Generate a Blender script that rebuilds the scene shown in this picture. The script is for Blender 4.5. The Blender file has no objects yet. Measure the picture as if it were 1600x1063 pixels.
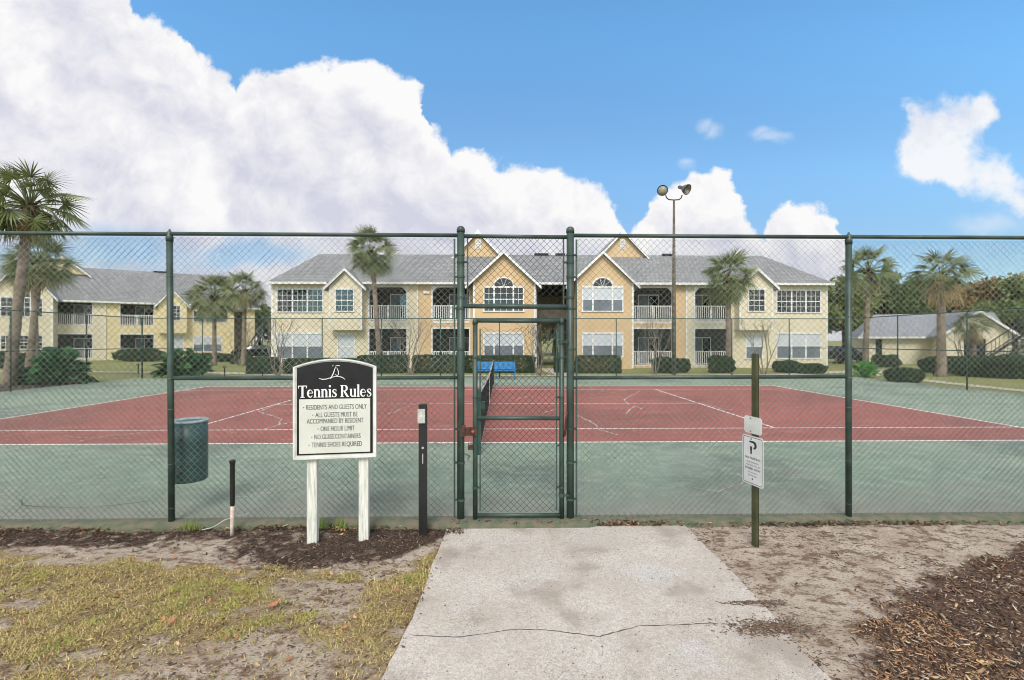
import bpy, math, random
import numpy as np
from mathutils import Vector, Matrix
R = math.radians
random.seed(7); rng = np.random.default_rng(7)
S = bpy.context.scene
C = S.collection
# ------------------------------------------------------------------ camera
CAMZ = 1.94; F = 745.0; YAW = math.atan(15/745)
cam = bpy.data.objects.new('camera', bpy.data.cameras.new('camera')); C.objects.link(cam)
cam.location = (0, 0, CAMZ); cam.rotation_euler = (R(90), 0, -YAW)
cam.data.sensor_width = 36; cam.data.lens = F/1600*36; cam.data.clip_start = .05; cam.data.clip_end = 3000
S.camera = cam
S.view_settings.view_transform = 'Standard'; S.view_settings.look = 'None'; S.view_settings.gamma = 1
S.view_settings.use_curve_mapping = False
EXPO = 0.86
S.view_settings.exposure = EXPO
S.cycles.filter_width = 1.05
S.render.resolution_x = 1024; S.render.resolution_y = 680
# ------------------------------------------------------------------ sun
SUN_EL, SUN_AZ = R(43), R(186)          # azimuth clockwise from +Y
sd = bpy.data.lights.new('sun', 'SUN'); sd.energy = 1.6; sd.angle = R(22); sd.color = (1, .94, .87)
so = bpy.data.objects.new('sun', sd); C.objects.link(so)
dv = Vector((math.sin(SUN_AZ)*math.cos(SUN_EL), math.cos(SUN_AZ)*math.cos(SUN_EL), math.sin(SUN_EL)))
so.rotation_euler = dv.to_track_quat('Z', 'Y').to_euler(); so.location = dv*50

# ------------------------------------------------------------------ node helpers
class NT:
    def __init__(s, tree): s.t = tree; s.n = tree.nodes; s.l = tree.links
    def node(s, typ, **kw):
        n = s.n.new(typ)
        for k, v in kw.items(): setattr(n, k, v)
        return n
    def link(s, a, b): s.l.new(a, b)
    def setin(s, sock, v):
        if isinstance(v, bpy.types.NodeSocket): s.l.new(v, sock)
        else:
            try: sock.default_value = v
            except Exception: sock.default_value = tuple(v)+(1,)
    def math(s, op, a, b=None, c=None, clamp=False):
        n = s.node('ShaderNodeMath', operation=op); n.use_clamp = clamp
        s.setin(n.inputs[0], a)
        if b is not None: s.setin(n.inputs[1], b)
        if c is not None: s.setin(n.inputs[2], c)
        return n.outputs[0]
    def vmath(s, op, a, b=None, sc=None):
        n = s.node('ShaderNodeVectorMath', operation=op)
        s.setin(n.inputs[0], a)
        if b is not None: s.setin(n.inputs[1], b)
        if sc is not None: s.setin(n.inputs['Scale'], sc)
        return n.outputs[0]
    def noise(s, vec, scale, detail=4, rough=.55, out='Fac'):
        n = s.node('ShaderNodeTexNoise'); s.setin(n.inputs['Vector'], vec)
        n.inputs['Scale'].default_value = scale; n.inputs['Detail'].default_value = detail
        n.inputs['Roughness'].default_value = rough
        return n.outputs[out]
    def mix(s, f, a, b, typ='MIX'):
        n = s.node('ShaderNodeMix', data_type='RGBA', blend_type=typ)
        s.setin(n.inputs[0], f); s.setin(n.inputs[6], a); s.setin(n.inputs[7], b)
        return n.outputs[2]
    def mr(s, v, a, b, c=0., d=1., smooth=True):
        n = s.node('ShaderNodeMapRange')
        if smooth: n.interpolation_type = 'SMOOTHSTEP'
        s.setin(n.inputs[0], v)
        for i, x in zip((1, 2, 3, 4), (a, b, c, d)): s.setin(n.inputs[i], x)
        return n.outputs[0]
    def comb(s, x, y, z=0.):
        n = s.node('ShaderNodeCombineXYZ')
        for i, v in enumerate((x, y, z)): s.setin(n.inputs[i], v)
        return n.outputs[0]
    def sep(s, v):
        n = s.node('ShaderNodeSeparateXYZ'); s.l.new(v, n.inputs[0]); return n.outputs

def lin(c):
    return tuple((x/255/12.92 if x/255 <= .04045 else ((x/255+.055)/1.055)**2.4) for x in c)
def c4(c): return tuple(c)+(1,)

# ------------------------------------------------------------------ world: sky and clouds
W = bpy.data.worlds.new('World'); S.world = W; W.use_nodes = True
w = NT(W.node_tree); w.n.clear()
out = w.node('ShaderNodeOutputWorld'); bg = w.node('ShaderNodeBackground')
w.link(bg.outputs[0], out.inputs[0])
SKYK = .1
bg.inputs[1].default_value = SKYK
sky = w.node('ShaderNodeTexSky', sky_type='NISHITA'); sky.sun_disc = False
sky.sun_elevation = SUN_EL; sky.sun_rotation = SUN_AZ
sky.air_density = 1.0; sky.dust_density = .6; sky.ozone_density = 2.0
tc = w.node('ShaderNodeTexCoord')
dx, dy, dz = w.sep(tc.outputs['Generated'])
dyc = w.math('MAXIMUM', dy, .06)
U0 = w.math('MULTIPLY_ADD', w.math('DIVIDE', dx, dyc), .745, .785)      # unit = 1000 photo pixels
V0 = w.math('MULTIPLY', w.math('DIVIDE', dz, dyc), .745)                # height over the horizon
P0 = w.comb(U0, V0, 0.)
def warp(vec, sc, amp, det=3, seed=0.):
    n = w.node('ShaderNodeTexNoise'); n.inputs['Scale'].default_value = sc; n.inputs['Detail'].default_value = det
    n.inputs['Roughness'].default_value = .5
    w.link(w.vmath('ADD', vec, (seed, seed*1.7, seed*.3)), n.inputs['Vector'])
    o = w.vmath('SUBTRACT', n.outputs['Color'], (.5, .5, .5))
    return w.vmath('ADD', vec, w.vmath('SCALE', o, sc=amp))
P1 = warp(P0, 9, .060, 3); P1 = warp(P1, 30, .026, 4, 3.); P1 = warp(P1, 90, .009, 3, 7.)
u1, v1, _ = w.sep(P1)
pts = [(-900,-260),(-400,-330),(-100,-200),(60,-130),(180,-60),(212,-5),(228,30),(255,24),(285,42),(299,72),(296,95),(330,98),(358,118),(374,150),(395,128),
 (440,108),(500,98),(560,98),(600,112),(645,128),(664,150),(664,188),(680,196),(702,206),(714,238),(730,222),(765,244),(790,258),(850,264),
 (905,270),(945,292),(978,330),(1003,368),(1010,330),(1024,300),(1055,290),(1082,270),(1112,256),(1142,272),(1158,312),(1184,346),
 (1203,362),(1212,330),(1240,306),(1270,318),(1300,314),(1322,336),(1333,380),(1345,428),(1400,455),(1600,480),(1900,440),(2400,470)]
LO, HI = -.9, 2.4
fc = w.node('ShaderNodeFloatCurve'); cu = fc.mapping.curves[0]
vals = [((x/1000-LO)/(HI-LO), (531-y)/1000) for x, y in pts]
cu.points[0].location = vals[0]; cu.points[1].location = vals[-1]
for p in vals[1:-1]: cu.points.new(*p)
for p in cu.points: p.handle_type = 'VECTOR'
fc.mapping.use_clip = False; fc.mapping.update()
w.link(w.math('DIVIDE', w.math('SUBTRACT', u1, LO), HI-LO, clamp=True), fc.inputs['Value'])
H = fc.outputs[0]
bill = w.noise(P0, 22, 5, .6)
dd = w.math('ADD', w.math('SUBTRACT', H, v1), w.math('MULTIPLY', w.math('SUBTRACT', bill, .5), .05))
bank = w.mr(dd, -.004, .012)
def disc(pvec, x, y, rx, ry):
    d = w.vmath('MULTIPLY', w.vmath('SUBTRACT', pvec, (x/1000, (531-y)/1000, 0)), (1000/rx, 1000/ry, 0))
    n = w.node('ShaderNodeVectorMath', operation='LENGTH'); w.link(d, n.inputs[0])
    return w.math('SUBTRACT', 1., n.outputs['Value'])
def union(pvec, L):
    o = None
    for a in L:
        q = disc(pvec, *a); o = q if o is None else w.math('MAXIMUM', o, q)
    return o
P2 = warp(P0, 14, .05, 3, 5.); P2 = warp(P2, 45, .020, 4, 9.)
def blob_sum(pvec, L):
    o = None
    for a in L:
        q = w.math('MAXIMUM', disc(pvec, *a), 0.); o = q if o is None else w.math('ADD', o, q)
    return o
RB = [(1434,160,36,44),(1440,200,40,66),(1450,236,56,66),(1480,190,56,70),(1484,140,44,50),(1512,190,60,60),(1544,150,52,50),(1566,158,36,36),(1548,180,44,40),
      (1495,235,80,60),(1428,262,44,66),(1516,262,64,60),(1545,290,60,50),(1566,246,44,44),(1592,270,48,50),(1612,310,90,64),(1700,330,140,90),(1470,255,60,50)]
rcs = blob_sum(P2, RB)
rn = w.noise(warp(P0, 12, .06, 3, 13.), 17, 8, .66)
rc = w.math('ADD', w.math('SUBTRACT', rcs, .80), w.math('MULTIPLY', w.math('SUBTRACT', rn, .5), 1.9))
rightc = w.math('MULTIPLY', w.mr(rc, -.12, .95), .90)
wis = w.math('MULTIPLY', w.mr(union(warp(P0, 20, .05, 4, 2.), [(1108,190,26,16),(1122,202,22,20),(1196,204,34,14),(1212,212,40,14),(1070,258,24,12),(1560,345,90,30)]), 0., 1.), .36)
hole = w.math('MULTIPLY', w.mr(union(warp(P0, 7, .13, 4, 8.), [(190,392,170,56),(60,400,120,40),(395,395,120,32)]), -.1, .7), .8)
bank2 = w.math('MULTIPLY', bank, w.math('SUBTRACT', 1., hole))
# unseen clouds behind and above the camera, added to fill and warm the light
g = w.noise(tc.outputs['Generated'], 2.4, 5, .6)
front = w.math('MULTIPLY', w.mr(dy, .15, .35), w.mr(dz, .62, .76, 1., 0.))
backm = w.math('MULTIPLY', w.mr(g, .40, .54), w.math('SUBTRACT', 1., front))
bank3 = w.math('MULTIPLY', bank2, front)
mask = w.math('MAXIMUM', w.math('MAXIMUM', bank3, w.math('MULTIPLY', w.math('MAXIMUM', rightc, wis), front)), backm)
# relief of the billows: brighter where they face the sun
PR = warp(warp(P0, 5, .10, 3, 1.), 18, .03, 3, 4.)
nA = w.noise(PR, 7.5, 8, .60); nB = w.noise(w.vmath('ADD', PR, (.018, .026, 0)), 7.5, 8, .60)
rel = w.math('MULTIPLY_ADD', w.math('SUBTRACT', nA, nB), 3.4, .5)
edge = w.mr(dd, .0, .13, 1., 0.)
big = w.mr(w.noise(warp(P0, 3, .2, 3, 6.), 3.2, 4, .5), .38, .66)
br = w.math('ADD', w.math('ADD', w.math('MULTIPLY', rel, .5), w.math('MULTIPLY', edge, .36)), w.math('MULTIPLY', big, .36))
low = w.mr(V0, .08, .24, .14, 0.)
br = w.math('SUBTRACT', br, low)
brc = w.mr(br, .06, .70, smooth=False)
K = 1/SKYK/2**EXPO
ccol = w.mix(brc, c4([x*K for x in lin((211, 212, 228))]), c4([x*K for x in lin((252, 251, 251))]))
grade = w.mix(w.mr(V0, .14, .30), (.60, .70, .745, 1), (.765, 1.01, 1.06, 1)); grade = w.mix(w.mr(V0, .28, .52), grade, (.86, 1.33, 1.44, 1))
skyc = w.mix(1., sky.outputs[0], grade, 'MULTIPLY')
ccol = w.mix(backm, ccol, c4([x*K for x in (1.18, 1.12, 1.04)]))  # unseen clouds set brighter and warmer than the visible ones, as fill light
fin = w.mix(mask, skyc, ccol)
w.link(fin, bg.inputs[0])

# ------------------------------------------------------------------ pixel -> world (sizes and places measured off the photograph)
ca, sa = math.cos(-YAW), math.sin(-YAW)
def ray(px, py):
    x, y, z = (px-800)/F, 1.0, (531.5-py)/F
    return Vector((x*ca - y*sa, x*sa + y*ca, z))
def P(px, py, Y):
    r = ray(px, py); t = Y/r.y; return Vector((r.x*t, Y, CAMZ + r.z*t))
def G(px, py, z=0.):
    r = ray(px, py); t = (z-CAMZ)/r.z; return Vector((r.x*t, r.y*t, z))

# ------------------------------------------------------------------ object helpers
def tag(o, label=None, cat=None, group=None, kind=None):
    if label: o['label'] = label
    if cat: o['category'] = cat
    if group: o['group'] = group
    if kind: o['kind'] = kind
    return o
def empty(name, loc, rz=0, label=None, cat=None, group=None):
    o = bpy.data.objects.new(name, None); C.objects.link(o); o.location = loc; o.rotation_euler = (0, 0, rz)
    return tag(o, label, cat, group)
def copy_tree(o, parent=None):
    c = o.copy(); C.objects.link(c)
    if parent: c.parent = parent
    for ch in list(o.children): copy_tree(ch, c)
    return c
class MB:
    def __init__(s): s.v = []; s.f = []
    def add(s, vs, fs):
        b = len(s.v); s.v += [tuple(v) for v in vs]; s.f += [tuple(b+i for i in f) for f in fs]; return s
    def box(s, x0, x1, y0, y1, z0, z1, M=None):
        vs = [Vector((x, y, z)) for z in (z0, z1) for y in (y0, y1) for x in (x0, x1)]
        if M is not None: vs = [M @ v for v in vs]
        return s.add(vs, [(0,2,3,1),(4,5,7,6),(0,1,5,4),(2,6,7,3),(0,4,6,2),(1,3,7,5)])
    def tube(s, pts, rad, n=8, caps=True):
        pts = [Vector(p) for p in pts]; m = len(pts)
        if not hasattr(rad, '__len__'): rad = [rad]*m
        vs = []; up = None
        for i, p in enumerate(pts):
            d = (pts[min(i+1, m-1)] - pts[max(i-1, 0)]).normalized()
            if up is None: up = Vector((0, 0, 1)) if abs(d.z) < .9 else Vector((1, 0, 0))
            a = d.cross(up)
            if a.length < 1e-4: a = d.cross(Vector((0, 1, 0)))
            a.normalize(); b = a.cross(d).normalized(); up = b
            for k in range(n):
                t = 2*math.pi*k/n; vs.append(p + (a*math.cos(t) + b*math.sin(t))*rad[i])
        fs = [(i*n+k, i*n+(k+1) % n, (i+1)*n+(k+1) % n, (i+1)*n+k) for i in range(m-1) for k in range(n)]
        if caps: fs += [tuple(range(n))[::-1], tuple((m-1)*n+k for k in range(n))]
        return s.add(vs, fs)
    def lathe(s, prof, n=20, M=None, ax=(0, 0, 0), caps=True):
        vs = []
        for r, z in prof:
            for k in range(n):
                t = 2*math.pi*k/n; v = Vector((ax[0]+r*math.cos(t), ax[1]+r*math.sin(t), ax[2]+z))
                vs.append(M @ v if M is not None else v)
        m = len(prof)
        fs = [(i*n+k, i*n+(k+1) % n, (i+1)*n+(k+1) % n, (i+1)*n+k) for i in range(m-1) for k in range(n)]
        if caps and prof[0][0] > 1e-4: fs.append(tuple(range(n))[::-1])
        if caps and prof[-1][0] > 1e-4: fs.append(tuple((m-1)*n+k for k in range(n)))
        return s.add(vs, fs)
    def poly(s, pts): return s.add(pts, [tuple(range(len(pts)))])
    def prism(s, pts, d):       # polygon pts extruded by vector d
        n = len(pts); d = Vector(d); pts = [Vector(p) for p in pts]
        fs = [tuple(range(n))[::-1], tuple(range(n, 2*n))] + [(i, (i+1) % n, n+(i+1) % n, n+i) for i in range(n)]
        return s.add(pts + [p+d for p in pts], fs)
    def ribbon(s, pts, wd, z):
        pts = [Vector((p[0], p[1], z)) for p in pts]; vs = []
        for i, p in enumerate(pts):
            d = (pts[min(i+1, len(pts)-1)] - pts[max(i-1, 0)]).normalized(); q = Vector((-d.y, d.x, 0))
            ww = wd[i] if hasattr(wd, '__len__') else wd
            vs += [p + q*ww/2, p - q*ww/2]
        return s.add(vs, [(2*i, 2*i+1, 2*i+3, 2*i+2) for i in range(len(pts)-1)])
    def build(s, name, mat, parent=None, smooth=False):
        me = bpy.data.meshes.new(name); me.from_pydata(s.v, [], s.f); me.update()
        if smooth: me.polygons.foreach_set('use_smooth', [True]*len(me.polygons))
        me.materials.append(mat)
        o = bpy.data.objects.new(name, me); C.objects.link(o)
        if parent: o.parent = parent
        return o
def npmesh(name, v, f, mat, parent=None, col=None, smooth=False, link=True):
    v = np.asarray(v, dtype=np.float32); f = np.asarray(f, dtype=np.int32)
    me = bpy.data.meshes.new(name); k = f.shape[1]
    me.vertices.add(len(v)); me.vertices.foreach_set('co', v.ravel())
    me.loops.add(f.size); me.loops.foreach_set('vertex_index', f.ravel())
    me.polygons.add(len(f)); me.polygons.foreach_set('loop_start', np.arange(len(f), dtype=np.int32)*k)
    me.update(calc_edges=True)
    if smooth: me.polygons.foreach_set('use_smooth', [True]*len(f))
    if col is not None:
        a = me.color_attributes.new('col', 'FLOAT_COLOR', 'POINT')
        cc = np.ones((len(v), 4), np.float32); cc[:, :col.shape[1]] = col; a.data.foreach_set('color', cc.ravel())
    me.materials.append(mat)
    if not link: return me
    o = bpy.data.objects.new(name, me); C.objects.link(o)
    if parent: o.parent = parent
    return o
def vnoise(x, y, seed=0):
    r = np.random.default_rng(seed).random((64, 64))
    xi = np.floor(x).astype(int); yi = np.floor(y).astype(int); fx = x-xi; fy = y-yi
    fx = fx*fx*(3-2*fx); fy = fy*fy*(3-2*fy)
    a = r[xi % 64, yi % 64]; b = r[(xi+1) % 64, yi % 64]; c = r[xi % 64, (yi+1) % 64]; d = r[(xi+1) % 64, (yi+1) % 64]
    return (a*(1-fx)+b*fx)*(1-fy) + (c*(1-fx)+d*fx)*fy
def fbm(x, y, sc, seed=0, o=4):
    t = 0; am = 1; tot = 0
    for i in range(o):
        t = t + am*vnoise(x*sc*2**i+17.3*i, y*sc*2**i+5.1*i, seed+i); tot += am; am *= .5
    return t/tot

# ------------------------------------------------------------------ materials
def material(name):
    m = bpy.data.materials.new(name); m.use_nodes = True; t = NT(m.node_tree); t.n.clear()
    o = t.node('ShaderNodeOutputMaterial'); b = t.node('ShaderNodeBsdfPrincipled'); t.link(b.outputs[0], o.inputs[0])
    tc = t.node('ShaderNodeTexCoord')
    return m, t, b, tc.outputs['Object']
def bump(t, b, h, strength=.4, dist=.01):
    n = t.node('ShaderNodeBump'); n.inputs['Strength'].default_value = strength; n.inputs['Distance'].default_value = dist
    t.link(h, n.inputs['Height']); t.link(n.outputs[0], b.inputs['Normal'])
def pm(name, c1, c2=None, sc=3, rough=.6, metal=0, bs=0, bsc=40, bd=.01, spec=.5, lo=.35, hi=.65, det=5):
    m, t, b, co = material(name)
    c2 = c2 or tuple(x*.8 for x in c1)
    f = t.mr(t.noise(co, sc, det, .6), lo, hi)
    t.setin(b.inputs['Base Color'], t.mix(f, c4(c1), c4(c2)))
    b.inputs['Roughness'].default_value = rough; b.inputs['Metallic'].default_value = metal
    b.inputs['Specular IOR Level'].default_value = spec
    if bs: bump(t, b, t.noise(co, bsc, 4, .6), bs, bd)
    return m
def siding(name, c1, c2, pitch=.17):
    m, t, b, co = material(name)
    x, y, z = t.sep(co)
    fr = t.math('FRACT', t.math('DIVIDE', z, pitch))
    n = t.mr(t.noise(co, .7, 5, .6), .3, .7)
    col = t.mix(n, c4(c1), c4(c2))
    col = t.mix(t.mr(t.noise(co, 9, 3), .5, .8, 0, .35), col, c4([k*.8 for k in c1]))
    # shadow gap under each lap is a real recess in the relief
    bump(t, b, fr, .9, .02)
    t.setin(b.inputs['Base Color'], col); b.inputs['Roughness'].default_value = .75
    return m
def shingle(name, c1, c2):
    m, t, b, co = material(name)
    x, y, z = t.sep(co)
    v = t.comb(t.math('ADD', x, t.math('MULTIPLY', y, .37)), t.math('MULTIPLY', z, 1.9), 0.)
    br = t.node('ShaderNodeTexBrick'); t.link(v, br.inputs['Vector']); br.inputs['Scale'].default_value = 1
    br.inputs['Brick Width'].default_value = .32; br.inputs['Row Height'].default_value = .27
    br.inputs['Mortar Size'].default_value = .03; br.inputs['Mortar Smooth'].default_value = .3
    br.inputs['Color1'].default_value = c4(c1); br.inputs['Color2'].default_value = c4(c2)
    br.inputs['Mortar'].default_value = c4([k*.55 for k in c2])
    st = t.mr(t.noise(co, .35, 6, .65), .35, .75, 0, .55)
    col = t.mix(st, br.outputs['Color'], c4([k*.62 for k in c2]))
    col = t.mix(t.mr(t.noise(co, 14, 3), .3, .8, 0, .4), col, c4([k*1.25 for k in c1]))
    t.setin(b.inputs['Base Color'], col); b.inputs['Roughness'].default_value = .92
    bump(t, b, t.noise(co, 30, 3), .5, .02)
    return m
def leafmat(name, c1, c2, sc=2., tr=.25):
    m, t, b, co = material(name)
    f = t.mr(t.noise(co, sc, 5, .7), .3, .7)
    oi = t.node('ShaderNodeNewGeometry')
    rnd = oi.outputs['Random Per Island']
    col = t.mix(f, c4(c1), c4(c2))
    col = t.mix(t.mr(rnd, 0, 1, 0, .55), col, c4([min(1, k*1.9) for k in c1]))
    t.setin(b.inputs['Base Color'], col); b.inputs['Roughness'].default_value = .5
    tl = t.node('ShaderNodeBsdfTranslucent'); t.setin(tl.inputs[0], col)
    mx = t.node('ShaderNodeMixShader'); mx.inputs[0].default_value = tr
    t.link(b.outputs[0], mx.inputs[1]); t.link(tl.outputs[0], mx.inputs[2])
    t.link(mx.outputs[0], [n for n in t.n if n.type == 'OUTPUT_MATERIAL'][0].inputs[0])
    return m
def attrmat(name, rough=.8, tr=0.):
    m, t, b, co = material(name)
    a = t.node('ShaderNodeAttribute', attribute_name='col')
    t.setin(b.inputs['Base Color'], t.mix(t.mr(t.noise(co, 60, 2), .3, .7, 0, .35), a.outputs['Color'], t.mix(1., a.outputs['Color'], (.55, .5, .45, 1), 'MULTIPLY')))
    b.inputs['Roughness'].default_value = rough
    b.inputs['Specular IOR Level'].default_value = .25
    return m

M = {}
M['fence'] = pm('green_fence_paint', lin((52, 84, 72)), lin((66, 98, 86)), 6, .42, 0, .15, 60, .002)
# chips and pale weathering on the paint
def worn_paint(name, c1, c2, chip, sc=25, th=.68, rough=.45, metal=0):
    m, t, b, co = material(name)
    col = t.mix(t.mr(t.noise(co, 5, 4), .35, .65), c4(c1), c4(c2))
    col = t.mix(t.mr(t.noise(co, sc, 6, .7), th, th+.04), col, c4(chip))
    t.setin(b.inputs['Base Color'], col); b.inputs['Roughness'].default_value = rough; b.inputs['Metallic'].default_value = metal
    bump(t, b, t.noise(co, 70, 3), .25, .002)
    return m
M['post'] = worn_paint('green_post_paint', lin((46, 62, 55)), lin((62, 80, 72)), lin((128, 144, 134)), 22, .67)
M['postfar'] = worn_paint('green_far_post_paint', lin((38, 84, 72)), lin((36, 62, 56)), lin((100, 130, 120)), 8, .7)
M['wire'] = worn_paint('vinyl_chain_link_wire', lin((120, 128, 120)), lin((156, 158, 150)), lin((186, 186, 178)), 9, .60, .32, .55)
M['wiredark'] = worn_paint('dark_vinyl_chain_link_wire', lin((40, 52, 46)), lin((60, 72, 62)), lin((120, 112, 96)), 14, .62, .4)
M['wirefar'] = pm('far_chain_link_wire', lin((90, 108, 102)), lin((70, 88, 80)), 3, .5, .2)
M['rust'] = pm('rusty_iron', lin((98, 62, 48)), lin((60, 46, 40)), 30, .75, .3, .5, 90, .002)
M['redpaint'] = pm('dark_red_paint', lin((92, 38, 34)), lin((64, 30, 28)), 20, .5)
M['brass'] = pm('worn_brass', lin((190, 140, 110)), lin((140, 90, 70)), 40, .4, .8)
M['galv'] = pm('galvanised_steel', lin((150, 152, 150)), lin((120, 122, 120)), 20, .45, .7)

def court_mat(name, base, c2, stain, st2, fine):
    m, t, b, co = material(name)
    col = t.mix(t.mr(t.noise(co, .45, 6, .62), .35, .7), c4(base), c4(c2))
    col = t.mix(t.mr(t.noise(t.vmath('ADD', co, (31, 7, 0)), .28, 5, .6), .47, .66, 0, .9), col, c4(stain))
    col = t.mix(t.mr(t.noise(t.vmath('MULTIPLY', co, (.16, .5, 1)), 1.3, 7, .66), .50, .64, 0, .55), col, c4([k*.66 for k in base]))
    stn = t.noise(t.vmath('MULTIPLY', co, (.5, 1.9, 1)), 1.1, 6, .7)
    col = t.mix(t.mr(stn, .53, .70, 0, .6), col, c4(st2))
    col = t.mix(t.mr(t.noise(co, 55, 3, .6), .35, .7, 0, .35), col, c4(fine))
    col = t.mix(t.mr(t.noise(co, 3.4, 7, .72), .46, .62, 0, .38), col, c4([k*1.32 for k in c2])); col = t.mix(t.mr(t.noise(t.vmath('ADD', co, (3, 8, 0)), 5.5, 7, .74), .54, .66, 0, .42), col, c4([k*.66 for k in base]))
    x_, y_, z_ = t.sep(co); dn = t.math('ADD', y_, t.math('MULTIPLY', t.noise(co, 1.3, 6, .7), -2.2))
    col = t.mix(t.mr(dn, 3.9, 5.6, .75, 0.), col, c4(lin((138, 136, 124))))
    sp = t.noise(co, 11, 4, .6); col = t.mix(t.mr(sp, .68, .74, 0, .5), col, c4([k*.6 for k in base]))
    t.setin(b.inputs['Base Color'], col); b.inputs['Roughness'].default_value = .85
    bump(t, b, t.noise(co, 160, 3), .35, .003)
    return m
M['cgreen'] = court_mat('green_court_acrylic', lin((128, 146, 125)), lin((142, 154, 137)), lin((102, 112, 104)), lin((156, 136, 130)), lin((94, 116, 102)))
M['cred'] = court_mat('red_court_acrylic', lin((154, 88, 78)), lin((141, 81, 72)), lin((120, 75, 67)), lin((180, 128, 116)), lin((146, 102, 92)))
M['line'] = pm('white_court_line_paint', lin((236, 232, 226)), lin((212, 202, 196)), 5, .7, 0, 0, 40, .01, .4, .5, .85)
M['crack'] = pm('pale_crack_filler', lin((196, 182, 174)), lin((158, 128, 122)), 9, .8)
M['curb'] = pm('green_painted_concrete', lin((84, 94, 74)), lin((112, 104, 88)), 9, .95, 0, 1., 30, .012)
M['white'] = pm('white_trim_paint', lin((232, 232, 230)), lin((212, 212, 210)), 2, .5)
M['signwhite'] = pm('white_sign_paint', lin((226, 226, 222)), lin((204, 204, 198)), 6, .45)
M['panel'] = pm('pale_sign_panel', lin((212, 214, 204)), lin((204, 206, 196)), 5, .35)
M['black'] = pm('glossy_black_sign', lin((34, 34, 40)), lin((26, 26, 30)), 8, .22)
M['ink'] = pm('black_ink', lin((30, 32, 30)), lin((44, 46, 44)), 30, .5)
M['offwhite'] = pm('off_white_lettering', lin((238, 238, 234)), lin((228, 228, 224)), 20, .4)
def woodpost():
    m, t, b, co = material('whitewashed_wood')
    v = t.vmath('MULTIPLY', co, (1, 1, .08))
    n = t.noise(v, 60, 5, .6)
    col = t.mix(t.mr(n, .35, .75), c4(lin((228, 228, 218))), c4(lin((176, 178, 166))))
    t.setin(b.inputs['Base Color'], col); b.inputs['Roughness'].default_value = .75
    bump(t, b, n, .5, .004); return m
M['woodpost'] = woodpost()
M['blackpost'] = worn_paint('worn_black_paint', lin((26, 27, 29)), lin((36, 37, 38)), lin((120, 100, 84)), 26, .73, .4)
M['olive'] = worn_paint('olive_channel_paint', lin((62, 66, 44)), lin((84, 84, 58)), lin((44, 40, 32)), 18, .66)
M['sandgrey'] = pm('light_grey_plastic', lin((196, 196, 190)), lin((170, 170, 164)), 12, .5)
M['barrel'] = pm('dark_teal_steel', lin((40, 74, 76)), lin((54, 88, 84)), 4, .4, 0, .3, 9, .01)
M['blue'] = pm('blue_coated_metal', lin((18, 122, 184)), lin((30, 136, 196)), 3, .45)
M['net'] = pm('black_net_cord', lin((30, 32, 34)), lin((46, 50, 48)), 5, .8)
M['tape'] = pm('white_net_tape', lin((240, 240, 236)), lin((216, 214, 208)), 8, .7)
M['cream'] = siding('cream_lap_siding', lin((222, 210, 182)), lin((228, 217, 192)))
M['tan'] = siding('tan_lap_siding', lin((220, 190, 148)), lin((211, 181, 140)))
M['yellow'] = siding('yellow_lap_siding', lin((232, 216, 172)), lin((226, 209, 164)))
M['shingle'] = shingle('grey_shingles', lin((150, 150, 150)), lin((122, 123, 126)))
M['shinglelight'] = shingle('pale_grey_shingles', lin((160, 161, 167)), lin((140, 142, 150)))
M['soffit'] = pm('beige_soffit', lin((190, 178, 150)), lin((170, 160, 136)), 2, .8)
M['dark'] = pm('room_shade_colour', lin((92, 84, 72)), lin((70, 66, 60)), 2, .9)  # dark tone stands in for shade in balcony rooms, breezeway and entry
M['screen'] = pm('dark_insect_screen', lin((36, 38, 40)), lin((50, 52, 54)), 3, .6)
def glass(name, c, rough=.04):
    m, t, b, co = material(name)
    col = t.mix(t.mr(t.noise(co, 1.2, 3), .4, .6), c4(c), c4([k*.6 for k in c]))
    t.setin(b.inputs['Base Color'], col); b.inputs['Roughness'].default_value = rough; b.inputs['Specular IOR Level'].default_value = .8
    bump(t, b, t.noise(co, 1.5, 2), .08, .02)
    return m
M['glass'] = glass('dark_window_glass', lin((44, 50, 56)))
def blinds():
    m, t, b, co = material('closed_blinds_behind_glass')
    x, y, z = t.sep(co); fr = t.math('FRACT', t.math('MULTIPLY', z, 18))
    col = t.mix(t.mr(fr, .0, .5), c4(lin((166, 174, 184))), c4(lin((206, 211, 216))))
    t.setin(b.inputs['Base Color'], col); b.inputs['Roughness'].default_value = .35; b.inputs['Coat Weight'].default_value = .5
    return m
M['blind'] = blinds()
M['mesh_screen'] = pm('grey_window_screen', lin((112, 120, 130)), lin((94, 102, 112)), 2, .6)
M['trunk'] = pm('palm_trunk_bark', lin((150, 134, 118)), lin((112, 98, 86)), 3, .95, 0, 1., 14, .05)
M['boots'] = pm('brown_frond_bases', lin((116, 74, 50)), lin((70, 48, 38)), 6, .95, 0, 1., 20, .03)
M['frond'] = leafmat('green_palm_frond', lin((114, 122, 78)), lin((72, 86, 52)), 1.2)
M['dead'] = leafmat('dry_tan_frond', lin((166, 144, 104)), lin((128, 108, 76)), 1.2)
M['hedge'] = leafmat('dark_hedge_leaf', lin((60, 80, 48)), lin((38, 56, 36)), 2., .12)
M['core'] = pm('hedge_shade_core', lin((22, 28, 18)), lin((16, 20, 14)), 3, 1., spec=.05)  # near-black fill, the shade between leaves put into the colour
M['broad'] = leafmat('glossy_broad_leaf', lin((60, 104, 58)), lin((36, 74, 42)), 2.)
M['broadbright'] = leafmat('bright_broad_leaf', lin((90, 150, 60)), lin((60, 116, 48)), 2.)
M['tree'] = leafmat('tree_leaf', lin((92, 106, 62)), lin((62, 78, 48)), .5)
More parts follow.
